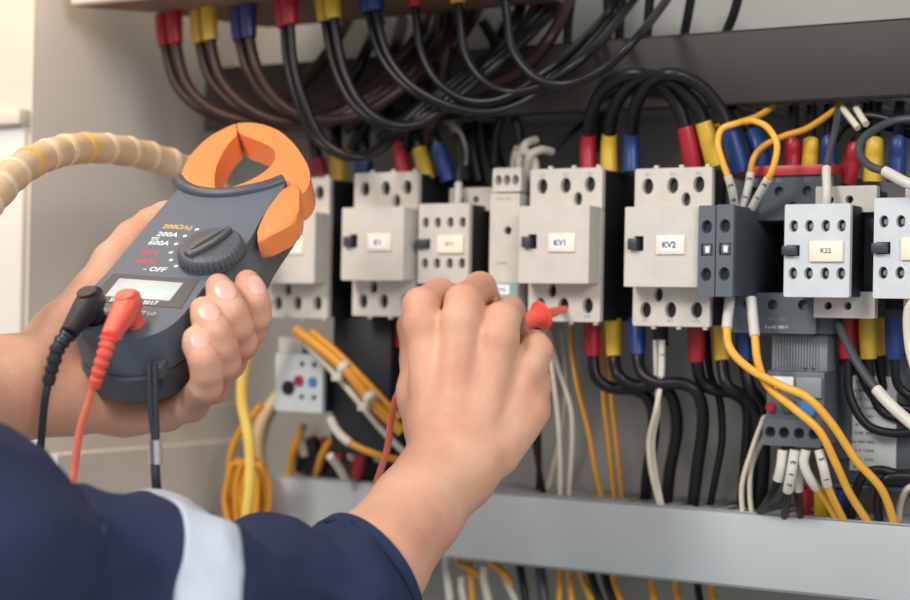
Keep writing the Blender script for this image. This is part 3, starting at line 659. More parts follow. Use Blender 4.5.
for i in range(9):
    t_ = i / 8; rr = random.uniform
    cx = 247 + 10 * math.sin(i * 2.1); lx = 11 + 3 * math.sin(i * 1.3)
    cable('hanging coil of orange wire at the end of the pale duct', [(cx + lx * math.sin(a) + rr(-1, 1), 498 - 36 * math.cos(a) + rr(-3, 3), .0 + .004 * i - .02 * (i % 2) * .3) for a in [k * 2 * math.pi / 12 for k in range(12)] + [0.05]], .0024, 'orangewire', 'wire', group='strands of the hanging orange coil')
cable('loose orange loop beside the hanging coil', [(262, 405, .03), (240, 432, .03), (230, 460, .03), (232, 490, .03), (245, 510, .03)], .0028, 'orangewire', 'wire')
cable('tan cable rising behind the coil', [(262, 480, .06), (258, 450, .06), (264, 420, .06), (280, 395, .07)], .006, 'hose', 'cable')

# wires below the pale duct
low = [(458, 562, 478, 575, 'orangewire', .0024), (470, 566, 470, 640, 'orangewire', .0024), (490, 560, 512, 584, 'orangewire', .003), (505, 578, 520, 620, 'whitewire', .0026), (484, 580, 492, 640, 'creamwire', .003),
       (520, 566, 528, 640, 'cable', .003), (560, 572, 553, 640, 'orangewire', .0022), (569, 574, 571, 640, 'orangewire', .0025), (582, 578, 600, 630, 'orangewire', .0025), (592, 578, 610, 640, 'cable', .003),
       (606, 580, 622, 640, 'cable', .003), (614, 582, 630, 640, 'orangewire', .0022), (652, 584, 654, 640, 'orangewire', .0026), (676, 588, 682, 640, 'orangewire', .0026), (698, 590, 704, 640, 'cable', .0026), (712, 592, 720, 640, 'orangewire', .0026),
       (446, 566, 450, 640, 'whitewire', .003), (462, 590, 468, 640, 'whitewire', .003), (540, 570, 545, 640, 'greycable', .004)]
names = {'orangewire': 'orange wire', 'whitewire': 'white wire', 'creamwire': 'cream wire', 'cable': 'black wire', 'greycable': 'slate grey wire'}
where = ['curling out under the duct end nearest the forearm', 'dropping straight near the forearm', 'slanting from the duct near the forearm', 'slanting beside a cream wire under the duct', 'hanging near the white stubs under the duct',
         'curving down under the duct near the white stubs', 'hanging upright below KV1, paired closely with another', 'hanging upright below KV1, thicker of the pair', 'slanting under the duct beside two black ones', 'slanting under the duct between orange ones',
         'slanting under the duct, second of two parallel', 'slanting beyond the two parallel black ones', 'alone under the duct below the cream pair', 'under the duct below contactor KV2', 'under the duct between two orange ones', 'last one visible under the duct',
         'stub nearest the forearm under the duct', 'stub second from the forearm under the duct', 'hanging mid way under the duct']
for (xa, ya, xb, yb, m, r), wv in zip(low, where):
    cable(names[m] + ' ' + wv, [(xa, ya - 14, .07), (xa, ya, .07), ((xa + xb) / 2 + 2, (ya + yb) / 2, .065), (xb, yb, .07)], r, m, 'wire')

# the wrapped conduit hose at the left
hp = smooth_path([P(-60, 260, .96), P(-15, 205, 1.0), (P(25, 166, 1.06)), P(75, 149, 1.13), P(135, 153, 1.2), P(190, 172, 1.25), P(222, 200, 1.27), P(232, 245, 1.27)], 14)
bm = bmesh.new(); bm_tube(bm, hp, [.0098 + .0004 * math.sin(i * 1.1) for i in range(len(hp))], 20)
hs = bm_obj('conduit_hose', bm, 'hose', None, True); tag(hs, 'beige spiral wrapped conduit hose curving behind the meter', 'hose')
for i in range(4, len(hp) - 10, 5):
    d = (hp[i + 1] - hp[i]).normalized()
    bm = bmesh.new(); bm_cyl(bm, hp[i] - d * .0016, (d + Vector((.1, 0, .12))).normalized(), .0103, .0052, 22, bev=.0005)
    bm_obj('wrap_band', bm, 'hosering' if i in (29, 44) else 'hoseband', hs, True)

# ------------------------------------------------------------------ clamp meter (local frame in millimetres: u right, v towards the jaw, w out of the face)
def pose(U=(1.6, -.1), V=(.806, 1.032)):
    ux, uy = U; vx, vy = V
    ab = -(ux * vx + uy * vy); dif = (vx * vx + vy * vy) - (ux * ux + uy * uy)
    a = math.sqrt((dif + math.sqrt(dif * dif + 4 * ab * ab)) / 2); b = ab / a
    s = math.sqrt(ux * ux + uy * uy + a * a)
    return np.array([ux, uy, a]) / s, np.array([vx, vy, b]) / s, s
u_, v_, s_ = pose(); w_ = np.cross(u_, v_)
z_ = -np.array([(180 - 455) / F, (300 - 255) / F, -1.]); z_ /= np.linalg.norm(z_)
x_ = np.cross([0, 1, 0], z_); x_ /= np.linalg.norm(x_); y_ = np.cross(z_, x_)
KM = 1.04
MM = R @ np.array([x_, y_, z_]).T @ np.array([u_, v_, w_]).T * (KM / 1000)
MO = np.array(P(145, 290, F / (s_ * 1000) * KM + .012))
MW = Matrix([list(map(float, MM[i])) + [float(MO[i])] for i in range(3)] + [[0, 0, 0, 1]])
def ML(u, v, w): return MW @ Vector((u, v, w))
mt = thing('clamp_meter', 'dark slate clamp meter with orange jaw and round dial held in a hand', 'clamp meter', (0, 0, 0))
mt.matrix_world = MW
body = [(-31, 104), (-31.5, 60), (-31, 20), (-32.5, 0), (-34, -15), (-32.5, -28), (-27, -37), (-18, -43), (-5, -46), (6, -46), (18, -43), (27, -37), (32.5, -27), (34, -12), (33.2, 5), (34.5, 18), (38, 30), (39.5, 45), (39, 60), (36.5, 76), (36, 108)]
def smooth2(o, it=2):
    for _ in range(it):
        n = []
        for i in range(len(o)):
            a, b = Vector(o[i]), Vector(o[(i + 1) % len(o)])
            if (b - a).length < 3.0: n.append(tuple(a)); n.append(tuple(a.lerp(b, .5)))
            else: n.append(tuple(a.lerp(b, .2))); n.append(tuple(a.lerp(b, .8)))
        o = n
    return o
top_curve = [(36, 116), (30, 112), (20, 106), (8, 101), (-5, 99), (-16, 100), (-25, 103.5), (-31, 108)]
ob = body[:-1] + top_curve
ob = smooth2(ob, 2)
bm_obj('upper_shell', prism(ob, -24, 0, 4.5, 4), 'meter', mt, True)
lo = [(x * .99, y * .99 - 4 * (y < 30) * (30 - y) / 75) for x, y in ob]
bm_obj('lower_shell', prism(lo, -39, -24.6, 5, 5), 'meterdark', mt, True)
bm_obj('shell_seam', prism([(x * .975, y * .975 + .7) for x, y in ob], -25.3, -23.5), 'dark', mt)
# guard lip across the top
lip = [(-36, 112), (-31, 107), (-24, 102.5), (-15, 99.5), (-4, 98.8), (8, 101), (19, 106), (27, 111.5), (32.5, 117.5)]
gl = bmesh.new()
lp = smooth_path([Vector((x, y, -1)) for x, y in lip], 4)
prof = [(-4.2, -20), (-4.2, 1), (-3.4, 3.2), (-1.5, 4.4), (1.5, 4.4), (3.4, 3.2), (4.2, 1), (4.2, -20)]
rings = []
for i in range(len(lp)):
    t = (lp[min(i + 1, len(lp) - 1)] - lp[max(i - 1, 0)]).normalized(); nn = Vector((-t.y, t.x, 0))
    rings.append([gl.verts.new(lp[i] + nn * a + Vector((0, 0, b))) for a, b in prof])
for i in range(len(rings) - 1):
    for k in range(len(prof)): gl.faces.new((rings[i][k], rings[i][(k + 1) % len(prof)], rings[i + 1][(k + 1) % len(prof)], rings[i + 1][k]))
gl.faces.new(rings[0]); gl.faces.new(rings[-1][::-1])
bm_obj('guard_lip', gl, 'meterdark', mt, True)
# jaw: fixed half and opening half with trigger
fixed = [(-33, 100), (-38.3, 118), (-43.5, 135), (-45, 151), (-43, 167), (-37.5, 178), (-32, 184.6), (-31.4, 184.4), (-24.8, 172), (-24.7, 170), (-25.6, 160), (-23.5, 143), (-18.4, 125), (-9.3, 107.5), (-4, 98)]
moving = [(-31.2, 185), (-30.6, 185.4), (-23, 187), (-13, 185.4), (0, 179.5), (10, 171.5), (20, 162), (30, 150), (38, 140), (44, 130), (48.5, 118), (49, 108), (44, 100), (36, 96), (20, 98), (0, 95), (-10, 100), (-9, 107.8), (3, 113), (11.5, 124), (15.5, 137), (12.6, 150), (6, 158.4), (-8, 166), (-24, 172.5)]
bm_obj('fixed_jaw', prism(chaikin(fixed, 2), -20, -3, 2.4, 3), 'orange', mt, True)
bm_obj('opening_jaw', prism(chaikin(moving, 2), -20, -3, 2.4, 3), 'orange', mt, True)
trig = [(34, 106), (38, 112), (44, 115), (50, 101), (55.5, 88), (59.5, 76), (57, 69), (50, 58), (45, 53), (42, 57), (38, 72)]
bm_obj('trigger', prism(chaikin(trig, 1), -13, 0, 2.4, 3), 'orange', mt, True)
box('trigger_pivot_slot', 50, 56, -8, -7, 0, 1, 'orange', mt, 0) if False else None
for i in range(7):
    o = box('grip_rib', -.6, .6, -1, 1, -12, 0, 'orange', mt, .3); o.matrix_local = Matrix.Translation((57.2 - i * 1.1, 81 + i * 2.7, -1)) @ Matrix.Rotation(.38, 4, 'Z')
# dial
DC = (24.5, 36)
bm = bmesh.new(); bm_cyl(bm, (DC[0], DC[1], -1), (0, 0, 1), 19.6, 2, 64, bev=.6); bm_obj('dial_recess_ring', bm, 'meterdark', mt, True)
dl = bmesh.new(); N = 144
rr_ = []
for (z, r, kn) in ((0, 17.8, 0), (1, 18.6, .35), (5.8, 18.4, .35), (7.6, 17.4, .1), (8.2, 16.4, 0)):
    rr_.append([dl.verts.new((DC[0] + (r + (kn if (k // 2) % 2 else -kn)) * math.cos(2 * math.pi * k / N), DC[1] + (r + (kn if (k // 2) % 2 else -kn)) * math.sin(2 * math.pi * k / N), z)) for k in range(N)])
for i in range(4):
    for k in range(N): dl.faces.new((rr_[i][k], rr_[i][(k + 1) % N], rr_[i + 1][(k + 1) % N], rr_[i + 1][k]))
dl.faces.new(rr_[-1])
dial = bm_obj('dial', dl, 'dial', mt, True)
ang = math.radians(-26)
def rot(p): return (DC[0] + p[0] * math.cos(ang) - p[1] * math.sin(ang), DC[1] + p[0] * math.sin(ang) + p[1] * math.cos(ang))
ridge = [rot((-2.2 + 1.8 * math.cos(a), 14.5 + 1.8 * math.sin(a))) for a in [i * math.pi / 6 for i in range(7)]] + [rot((-3.2 - 3 * math.cos(a * 1.0) * .4, -14.5 - 1.8 * math.sin(a))) for a in [i * math.pi / 6 for i in range(7)]]
ridge = [rot(p) for p in [(0, 16.2), (2, 15.6), (4.4, 8), (5.2, 0), (4.6, -8), (3, -15.4), (-3, -15.4), (-4.6, -8), (-5.2, 0), (-4.4, 8), (-2, 15.6)]]
kb = bm_obj('dial_grip', prism(ridge, 7.8, 11.2, 1.3, 3), 'dial', dial, True)
bm_obj('pointer_slot', prism([rot(p) for p in [(0, 13.5), (1.5, 7), (1.8, -2), (1.2, -9), (0, -13), (-.8, -9), (-1.0, -2), (-.7, 7)]], 10.9, 11.35), 'dark', dial)
for sx in (-1, 1):
    bm_obj('finger_hollow', prism([rot((sx * a, b)) for a, b in [(6.5, 11), (10.5, 9), (13.2, 4), (14, -1), (12.5, -6), (9.5, -10), (6.5, -11.5)]], 8.0, 8.4, .15, 1), 'meterdark', dial, True)
# display
sp = prism([(-27, 13), (27.5, 13), (29.5, -14), (-29, -14)], -.4, .35, .15, 1); bm_obj('display_surround', sp, 'lcdpanel', mt, True)
dp = bmesh.new(); bm_box(dp, -20.6, 19.8, -8.6, 8.4, .1, .55, .1); bm_obj('display', dp, 'lcd', mt, True)
def mtxt(s, u, v, size, m, bold=0.05, shear=0, w=.06): text('printed_text', s, size, m, mt, Matrix.Translation((u, v, w)), .05, bold)
def mtl(s, u, v, size, m, w=.06): mtxt(s, u, v, size, m, .10, w=w)
mtl('200\u03a9/\u00bb)', -10.8, 62.0, 5.8, 'printyellow'); mtl('200A', -13.5, 54.0, 6.2, 'printwhite'); mtl('600A', -14.5, 45.0, 6.2, 'printwhite')
mtl('DC', -19, 49.3, 3.4, 'printwhite'); mtl('200V', -15.5, 35.0, 6.0, 'printred'); mtl('600V', -13.5, 26.5, 6.0, 'printred'); mtl('- OFF', -4, 19.5, 6.0, 'printwhite')
mtl('SUNWAP 2017', -1, -11.6, 4.6, 'printwhite', w=.4); mtl('V/\u03a9    COM/EXT LO', 0, -20.5, 4.0, 'printwhite')
for a_, b_ in [(2.3, 60.9), (-1.9, 53.7), (-3.5, 45.3), (-2.4, 36.7), (1.3, 29.5), (7.2, 24.0)]:
    bm = bmesh.new(); bm_cyl(bm, (a_, b_, -.1), (0, 0, 1), 1.25, .2, 14); bm_obj('position_dot', bm, 'printwhite', mt)
for (a_, b_, m) in ((-14, -30, 'dark'), (9.5, -30, 'socket')):
    bm = bmesh.new(); bm_cyl(bm, (a_, b_, -.3), (0, 0, 1), 6.0, .8, 28, bev=.2); bm_obj('input_socket', bm, m, mt, True)
box('lanyard_lug', 22, 31, -48.5, -40, -22, -14, 'meterdark', mt, 1.2)

# ------------------------------------------------------------------ lanyard
def lstrand(dx): return [P(152 + dx, 364, .958), P(152 + dx, 380, .955), P(153 + dx * .9, 410, .953), P(155 + dx * .6, 436, .952), P(155, 448, .952)]
ly = thing('lanyard', 'black braided wrist cord with silver clasp hanging from the meter', 'lanyard', tuple(P(155, 370, .955)))
def lpart(nm, pts, r, m): o = tube(nm, pts, r, m, None); o.parent = ly; o.matrix_parent_inverse = Matrix.Translation(-ly.location); return o
lpart('cord', lstrand(-2.5), .0016, 'braid'); lpart('cord', lstrand(3.2), .0016, 'braid')
lpart('cord', [P(155, 460, .952), P(156, 480, .95), P(158, 505, .96), P(165, 560, .98)], .0026, 'braid')
lpart('clasp', [P(155, 440, .951), P(155.2, 450, .951), P(155.4, 464, .951)], .0036, 'silver')

# ------------------------------------------------------------------ test leads
def lead(label, sock, tip_dir, m, cordm, plug_px, relief_px, cord_pts, cr=.0022):
    t = thing('test_lead', label, 'test lead', tuple(ML(sock[0], sock[1], 4)))
    inv = Matrix.Translation(-t.location)
    def put(o): o.parent = t; o.matrix_parent_inverse = inv; return o
    top = ML(sock[0] - 1.5, sock[1] + 1, 12)
    bm = bmesh.new(); bm_cyl(bm, ML(sock[0], sock[1], .4), ML(0, 0, 1) - ML(0, 0, 0), .0052, .012, 24, r2=.0056, bev=.0006)
    put(bm_obj('plug_nose', bm, m, None, True))
    p0 = top; p1 = P(*relief_px[0]); ax = (p1 - p0).normalized()
    wd = Vector(MM[:, 2]).normalized(); sd = ax.cross(wd).normalized(); wd2 = sd.cross(ax)
    bm = bmesh.new(); rings = []
    L = (p1 - p0).length
    for s, hw, up, dn in ((-.0085, .0035, .003, -.006), (-.0075, .0058, .0052, -.0085), (0, .0068, .0062, -.0100), (.006, .0066, .0060, -.0098), (L * .55, .0056, .0052, -.0060), (L, .0044, .0042, -.0040)):
        c = p0 + ax * s
        rings.append([bm.verts.new(c + sd * hw * x + wd2 * (up if z > 0 else -dn) * z) for x, z in ((1, .55), (.55, 1), (-.55, 1), (-1, .55), (-1, -.6), (-.6, -1), (.6, -1), (1, -.6))])
    for i in range(len(rings) - 1):
        for k in range(8): bm.faces.new((rings[i][k], rings[i][(k + 1) % 8], rings[i + 1][(k + 1) % 8], rings[i + 1][k]))
    bm.faces.new(rings[0][::-1]); bm.faces.new(rings[-1])
    bmesh.ops.bevel(bm, geom=bm.edges[:], offset=.0006, segments=2, affect='EDGES', clamp_overlap=True)
    put(bm_obj('plug_body', bm, m, None, True))
    bm = bmesh.new(); bm_cyl(bm, p0 + wd * .0050, wd, .0056, .0018, 24, bev=.0005); put(bm_obj('thumb_pad', bm, m, None, True))
    rp = smooth_path([P(*q) for q in relief_px], 16)
    n = len(rp); rs = [(.0050 - .0016 * i / n) * (1.0 if (i // 4) % 2 == 0 or i > n * .86 else .82) for i in range(n)]
    bm = bmesh.new(); bm_tube(bm, rp, rs, 16); put(bm_obj('strain_relief', bm, m, None, True))
    put(tube('cord', [rp[-1] + (rp[-2] - rp[-1]) * .5] + [P(*q) for q in cord_pts], cr, cordm, None, n=12, sub=10))
    return t, put
lead('black test lead plugged into the meter', (-14, -30), None, 'leadblack', 'leadblack', None,
     [(68, 334, .964), (58, 348, .962), (52, 368, .962), (48, 384, .962)], [(45, 400, .962), (42, 430, .965), (40, 470, .970), (44, 530, .99), (60, 640, 1.02)])
lead_r, putr = lead('coral red test lead plugged into the meter with its probe touching contactor KV1', (9.5, -30), None, 'leadred', 'cordred', None,
     [(109, 338, .950), (105, 352, .949), (99, 370, .951), (94, 386, .954)], [(89, 400, .957), (80, 430, .962), (75, 465, .968), (73, 500, .974), (90, 570, 1.0), (150, 660, 1.06), (270, 640, 1.10), (350, 540, 1.125), (384, 460, 1.13), (391, 420, 1.13), (399, 392, 1.13), (420, 374, 1.128), (436, 366, 1.128)])
# probe
T0 = at(566, 308.5, .001); FL = P(541, 315.5, 1.168); HB = P(432, 367, 1.128)
pd = (T0 - FL).normalized(); hd = (FL - HB).normalized()
putr(cyl('probe_tip_shroud', FL, pd, .0042, (T0 - FL).length - .001, 'leadred', None, n=24, r2=.0022, bev=.0002))
putr(cyl('probe_pin', T0 - pd * .004, pd, .0011, .007, 'steel', None, n=12))
fm = (hd * .75 + pd * .25).normalized()
g1 = cyl('finger_guard', FL - fm * .0015, fm, .0100, .0032, 'leadred', None, n=36, bev=.0009); putr(g1)
putr(cyl('guard_ring', FL - fm * .0040, fm, .0078, .0030, 'leadred', None, n=32, bev=.0008))
putr(cyl('guard_ring', FL - fm * .0066, fm, .0064, .0032, 'leadred', None, n=32, bev=.0008))
putr(tube('probe_handle', [FL - fm * .004, FL - fm * .012, FL.lerp(HB, .35), FL.lerp(HB, .7), HB], [.0056, .0058, .0055, .005, .004], 'leadred', None, n=20))

# ------------------------------------------------------------------ signed-distance skin mesher
class SDF:
    def __init__(s, lo, hi, h):
        s.h = h; s.lo = np.array(lo); n = np.ceil((np.array(hi) - s.lo) / h).astype(int) + 1
        s.n = n; s.F = np.full(n, 1.0, np.float32)
    def field(s): return np.full(s.n, 1.0, np.float32)
    def cone(s, G, a, b, ra, rb, k):
        a = np.array(a); b = np.array(b); m = max(ra, rb) + k + .004
        lo = np.maximum(((np.minimum(a, b) - m - s.lo) / s.h).astype(int), 0)
        hi = np.minimum(((np.maximum(a, b) + m - s.lo) / s.h).astype(int) + 2, s.n)
        if np.any(hi <= lo): return
        ax = [s.lo[i] + s.h * np.arange(lo[i], hi[i]) for i in range(3)]
        X, Y, Z = np.meshgrid(*ax, indexing='ij')
        ba = b - a; l2 = max(ba @ ba, 1e-12)
        t = np.clip(((X - a[0]) * ba[0] + (Y - a[1]) * ba[1] + (Z - a[2]) * ba[2]) / l2, 0, 1)
        d = np.sqrt((X - a[0] - t * ba[0]) ** 2 + (Y - a[1] - t * ba[1]) ** 2 + (Z - a[2] - t * ba[2]) ** 2) - (ra + (rb - ra) * t)
        sl = tuple(slice(lo[i], hi[i]) for i in range(3))
        G[sl] = s.smin(G[sl], d, k)
    @staticmethod
    def smin(a, b, k):
        if k <= 0: return np.minimum(a, b)
        h = np.maximum(k - np.abs(a - b), 0) / k
        return np.minimum(a, b) - h * h * k * .25
    def chain(s, G, pts, k):
        for (a, ra), (b, rb) in zip(pts[:-1], pts[1:]): s.cone(G, a, b, ra, rb, k)
    def mesh(s, F_):
        c = F_ < 0; n = s.n
        off = [(i, j, k) for i in (0, 1) for j in (0, 1) for k in (0, 1)]
        def sub(A, o): return A[o[0]:n[0] - 1 + o[0], o[1]:n[1] - 1 + o[1], o[2]:n[2] - 1 + o[2]]
        cnt = sum(sub(c, o).astype(np.int8) for o in off)
        act = (cnt > 0) & (cnt < 8)
        ii = np.argwhere(act); vid = np.full(act.shape, -1, np.int64); vid[act] = np.arange(len(ii))
        val = np.array([F_[ii[:, 0] + o[0], ii[:, 1] + o[1], ii[:, 2] + o[2]] for o in off])
        acc = np.zeros((len(ii), 3)); num = np.zeros(len(ii))
        for p in range(8):
            for q in range(p + 1, 8):
                dd = np.array(off[q]) - np.array(off[p])
                if np.abs(dd).sum() != 1: continue
                x = (val[p] < 0) != (val[q] < 0)
                t = np.where(x, val[p] / np.where(x, val[p] - val[q], 1), 0)
                acc += np.where(x[:, None], np.array(off[p])[None] + t[:, None] * dd[None], 0); num += x
        V = s.lo + s.h * (ii + acc / num[:, None])
        Q = []
        for ax in range(3):
            o1, o2 = [(1, 2), (2, 0), (0, 1)][ax]
            sl0 = [slice(1, -1)] * 3; sl1 = [slice(1, -1)] * 3
            sl0[ax] = slice(0, n[ax] - 1); sl1[ax] = slice(1, n[ax])
            A = c[tuple(sl0)]; Bq = c[tuple(sl1)]
            for sgn, msk in ((0, A & ~Bq), (1, ~A & Bq)):
                e = np.argwhere(msk)
                base = e.copy()
                for j in range(3):
                    if j != ax: base[:, j] += 1
                def cell(d1, d2):
                    b2 = base.copy(); b2[:, o1] -= d1; b2[:, o2] -= d2
                    return vid[b2[:, 0], b2[:, 1], b2[:, 2]]
                q = np.stack([cell(1, 1), cell(0, 1), cell(0, 0), cell(1, 0)], 1)
                Q.append(q if sgn == 0 else q[:, ::-1])
        Q = np.concatenate(Q); Q = Q[(Q >= 0).all(1)]
        return V, Q
def np_mesh(name, V, Q):
    me = bpy.data.meshes.new(name)
    me.from_pydata([tuple(v) for v in V], [], [tuple(map(int, q)) for q in Q]); me.validate(); me.update()
    return me

def build_hand(prims_palm, fingers, kp, h, kf=.0014, ka=.012):
    allp = [p for c in prims_palm + fingers for p in c]
    pts = np.array([np.array(p[0]) for p in allp]); rr = max(p[1] for p in allp)
    g = SDF(pts.min(0) - rr - .008, pts.max(0) + rr + .008, h)
    A = g.field()
    for c in prims_palm: g.chain(A, c, ka)
    Bf = g.field()
    for c in fingers:
        G = g.field(); g.chain(G, c, .0035); Bf = g.smin(Bf, G, kf)
    T = g.smin(A, Bf, kp)
    return g.mesh(T)
def J(px, py, d, mm): return (np.array(P(px, py, d)), mm / 1000.)

# right hand (fist over the probe) and forearm
rp_palm = [
    [J(450, 468, 1.066, 21), J(434, 420, 1.078, 15), J(424, 330, 1.088, 10.5)],
    [J(452, 468, 1.064, 21), J(455, 410, 1.072, 15), J(461, 322, 1.080, 11)],
    [J(458, 470, 1.064, 21), J(480, 415, 1.074, 15), J(500, 340, 1.080, 10.8)],
    [J(464, 472, 1.066, 20), J(502, 425, 1.082, 14.5), J(528, 368, 1.088, 10.5)],
    [J(470, 400, 1.10, 20), J(480, 370, 1.10, 16)],
    [J(512, 420, 1.092, 14), J(536, 385, 1.095, 10)],
    [J(430, 430, 1.085, 16), J(418, 392, 1.10, 13)],
    [J(494, 450, 1.075, 17), J(529, 410, 1.088, 13.5)],
    [J(448, 468, 1.068, 28), J(415, 512, 1.035, 27), J(374, 564, .99, 30), J(335, 592, .97, 30), J(285, 606, .945, 30), J(165, 606, .905, 34), J(95, 596, .885, 27), J(30, 578, .87, 32), J(-60, 565, .81, 42)],
    [J(462, 462, 1.058, 15), J(480, 462, 1.060, 13.5)],
]
rp_f = [
    [J(420, 322, 1.088, 10.8), J(421, 306, 1.094, 11.2), J(440, 294, 1.124, 9.8), J(462, 318, 1.15, 8.2), J(470, 340, 1.146, 7.4)],
    [J(461, 318, 1.080, 11), J(464, 302, 1.088, 11.4), J(480, 288, 1.122, 10), J(494, 312, 1.150, 8.4), J(494, 334, 1.146, 7.4)],
    [J(499, 336, 1.080, 10.8), J(502, 320, 1.088, 11), J(510, 312, 1.120, 9.4), J(516, 334, 1.148, 8), J(512, 352, 1.142, 7.4)],
    [J(530, 362, 1.088, 10), J(536, 350, 1.094, 10), J(534, 344, 1.122, 8.6), J(528, 360, 1.142, 7.4), J(518, 372, 1.138, 7)],
    [J(420, 400, 1.10, 12.5), J(418, 360, 1.108, 11), J(414, 326, 1.124, 10.2), J(440, 326, 1.152, 9)],
]
V1, Q1 = build_hand(rp_palm, rp_f, .007, .00115, .005, .007)
# left hand around the meter
lp_palm = [
    [J(8, 386, 1.0, 23), J(100, 378, 1.058, 15), J(216, 352, 1.052, 11)],
    [J(8, 388, 1.0, 23), J(110, 387, 1.055, 15), J(204, 370, 1.050, 11)],
    [J(8, 390, 1.0, 23), J(100, 398, 1.044, 15), J(188, 390, 1.038, 11)],
    [J(8, 390, 1.0, 22), J(70, 398, 1.012, 18.5), J(125, 409, 1.034, 13.5), J(166, 411, 1.034, 11.5)],
    [J(30, 380, 1.01, 20), J(66, 340, 1.035, 20), J(92, 300, 1.055, 15)],
    [J(14, 388, 1.0, 27), J(-60, 396, .97, 29), J(-170, 410, .92, 33), J(-330, 440, .86, 36), J(-520, 520, .78, 40)],
]
lp_f = [
    [J(218, 350, 1.050, 10.5), J(240, 344, 1.038, 10), J(251, 330, 1.018, 8.8), J(256, 315, 1.008, 8.3), J(254.5, 301, 1.004, 8.4), J(250, 290, 1.006, 8.3), J(247.5, 282, 1.010, 7.2)],
    [J(204, 368, 1.034, 10.5), J(228, 362, 1.018, 10), J(240, 342, .998, 9.2), J(237, 327, .988, 8.5), J(231, 312, .984, 8.7), J(223, 296, .988, 8.6), J(218.5, 286.5, .992, 7.4)],
    [J(188, 390, 1.036, 10.5), J(212, 386, 1.010, 10), J(224, 362, .984, 9.0), J(222, 347, .976, 8.4), J(216, 332, .973, 8.6), J(207.5, 318, .977, 8.5), J(203, 309.5, .981, 7.3)],
    [J(166, 411, 1.032, 11), J(191, 404, 1.004, 9.8), J(206, 386, .976, 8.7), J(206.5, 372, .969, 8.1), J(204, 359, .966, 8.2), J(197.5, 345, .969, 7.7), J(195, 338, .972, 6.6)],
    [J(70, 338, 1.04, 16), J(96, 290, 1.060, 13.2), J(112, 262, 1.070, 11.8), J(134, 240, 1.082, 12), J(152, 226, 1.092, 11), J(166, 217, 1.100, 9.6), J(172, 213, 1.104, 8.2)],
]
V2, Q2 = build_hand(lp_palm, lp_f, .005, .00115)
person = link('person', np_mesh('person_body', np.concatenate([V1, V2]), np.concatenate([Q1, Q2 + len(V1)])), 'skin', None, True)
tag(person, 'person in navy work jacket holding a clamp meter and a red test probe', 'person')
sm = person.modifiers.new('soft', 'SMOOTH'); sm.factor = .5; sm.iterations = 4

def nail(tip, base, nrm_cam, r, wid, leng):
    """curved plate on the back of a fingertip"""
    a = (Vector(tip) - Vector(base)).normalized()
    n = Vector(R @ np.array(nrm_cam)).normalized(); n = (n - a * n.dot(a)).normalized(); s = a.cross(n)
    c = Vector(tip) - a * leng * .10
    bm = bmesh.new(); NU, NV = 12, 12; g = []
    for layer in (0, 1):
        rows = []
        for i in range(NU + 1):
            row = []
            for j in range(NV + 1):
                x = (i / NU * 2 - 1); y = (j / NV * 2 - 1)
                xx = x * math.sqrt(max(0, 1 - .5 * y * y)); yy = y * math.sqrt(max(0, 1 - .5 * x * x))
                th = xx * wid / 2 / r
                rad = r + (.00035 if layer == 0 else -.0008) - .0010 * yy * yy * (1 if yy > 0 else .4)
                row.append(bm.verts.new(c + a * yy * leng / 2 + (n * math.cos(th) + s * math.sin(th)) * rad))
            rows.append(row)
        g.append(rows)
    for l in (0, 1):
        for i in range(NU):
            for j in range(NV): bm.faces.new((g[l][i][j], g[l][i + 1][j], g[l][i + 1][j + 1], g[l][i][j + 1]))
    for i in range(NU):
        for e in (0, NV): bm.faces.new((g[0][i][e], g[0][i + 1][e], g[1][i + 1][e], g[1][i][e]))
    for j in range(NV):
        for e in (0, NU): bm.faces.new((g[0][e][j], g[0][e][j + 1], g[1][e][j + 1], g[1][e][j]))
    bm_obj('fingernail', bm, 'nail', person, True)
for c, wd_, ln_, nr in ((lp_f[0], .0105, .0125, (.55, .15, .8)), (lp_f[1], .0118, .0135, (.38, .1, .92)), (lp_f[2], .0115, .013, (.38, .1, .92)), (lp_f[3], .0098, .011, (.38, .1, .92))):
    tp, bs = c[5], c[4]
    nail(tp[0], bs[0], nr, tp[1] + .0009, wd_, ln_)

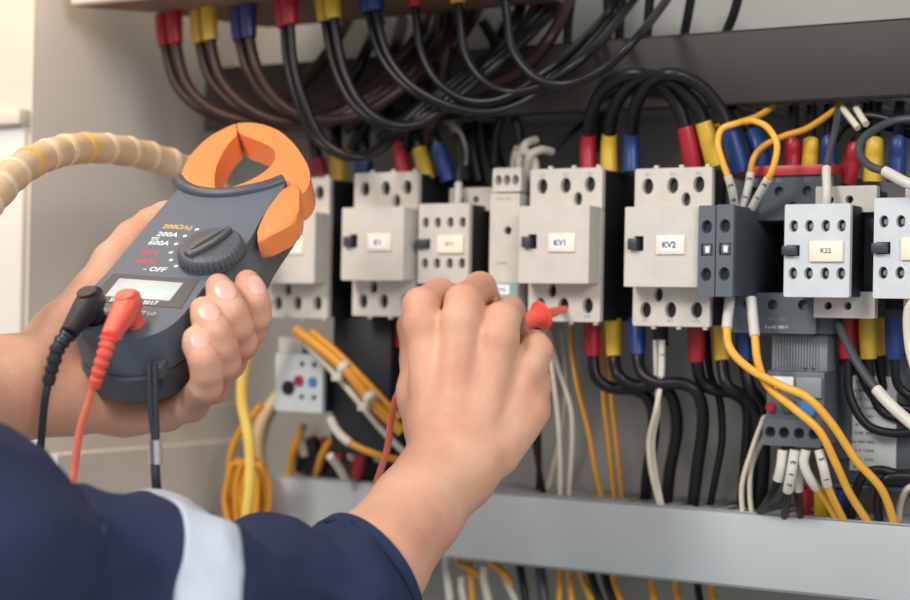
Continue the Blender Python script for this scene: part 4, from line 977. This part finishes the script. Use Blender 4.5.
# jacket: sleeves as tubes of folded cloth
def sleeve(name, path, r0, r1, m, t0, t1, off=0.0, seed=0, parent=person, nring=90, thick=True):
    pp = smooth_path([P(*q[:3]) for q in path], 16); n = len(pp)
    rad = [q[3] for q in path]
    def rr(t):
        s = t * (len(rad) - 1); k = min(int(s), len(rad) - 2); f = s - k; f = f * f * (3 - 2 * f)
        return rad[k] + (rad[k + 1] - rad[k]) * f
    bm = bmesh.new(); NS = 96
    tan0 = (pp[1] - pp[0]).normalized(); a = tan0.cross(Vector((0, 0, 1))).normalized(); frames = []
    for i in range(n):
        t = (pp[min(i + 1, n - 1)] - pp[max(i - 1, 0)]).normalized(); a = (a - t * a.dot(t)).normalized(); frames.append((a.copy(), t.cross(a)))
    rings = []; K = max(4, int(nring * (t1 - t0)) + 1)
    for i in range(K + 1):
        t = t0 + (t1 - t0) * i / K; s = t * (n - 1); k = min(int(s), n - 2); f = s - k
        c = pp[k].lerp(pp[k + 1], f); A_ = frames[k][0].lerp(frames[k + 1][0], f); B_ = frames[k][1].lerp(frames[k + 1][1], f)
        ring = []
        for j in range(NS):
            an = 2 * math.pi * j / NS; d = A_ * math.cos(an) + B_ * math.sin(an)
            r = rr(t)
            q = c + d * r
            edge = min(1, t * 5 + .08)
            fold = noise.noise(Vector((q.x * 16 + seed, q.y * 16, q.z * 26))) * .010 + abs(noise.noise(Vector((q.x * 30 + 9, q.y * 30 + seed, q.z * 44)))) * -.006
            fold += .0035 * math.sin(an * 2 + t * (len(path) - 1) * 2.44 + seed)
            ring.append(bm.verts.new(c + d * (r + fold * edge + off)))
        rings.append(ring)
    for i in range(K):
        for j in range(NS): bm.faces.new((rings[i][j], rings[i][(j + 1) % NS], rings[i + 1][(j + 1) % NS], rings[i + 1][j]))
    o = bm_obj(name, bm, m, parent, True); o.data.shade_smooth()
    md = o.modifiers.new('thickness', 'SOLIDIFY'); md.thickness = .0022 if thick else .0006; md.offset = -1
    return o
rs_path = [(370, 574, .99, .0385), (350, 589, .98, .0425), (318, 603, .96, .0470), (285, 610, .945, .0495), (225, 618, .925, .0535), (165, 606, .905, .0615), (95, 592, .885, .0505), (30, 575, .87, .0575), (-60, 560, .83, .070), (-180, 620, .80, .076), (-250, 780, .78, .080), (-270, 1100, .78, .085)]
jr = sleeve('jacket_sleeve', rs_path, 0, 0, 'navy', 0.0, 1.0, seed=3.1)
bnd = sleeve('reflective_band', rs_path, 0, 0, 'band', .438, .500, off=.0008, seed=3.1, parent=jr, thick=False, nring=160)
cuff = sleeve('cuff_hem', rs_path, 0, 0, 'navy', 0.0, .029, off=.0014, seed=3.1, parent=jr, thick=True, nring=200)
ls_path = [(-70, 398, .965, .040), (-130, 405, .94, .044), (-230, 425, .90, .050), (-400, 480, .82, .062), (-560, 540, .76, .068), (-680, 700, .72, .075), (-720, 1050, .72, .082)]
sleeve('jacket_sleeve', ls_path, 0, 0, 'navy', 0, 1, seed=8.2)
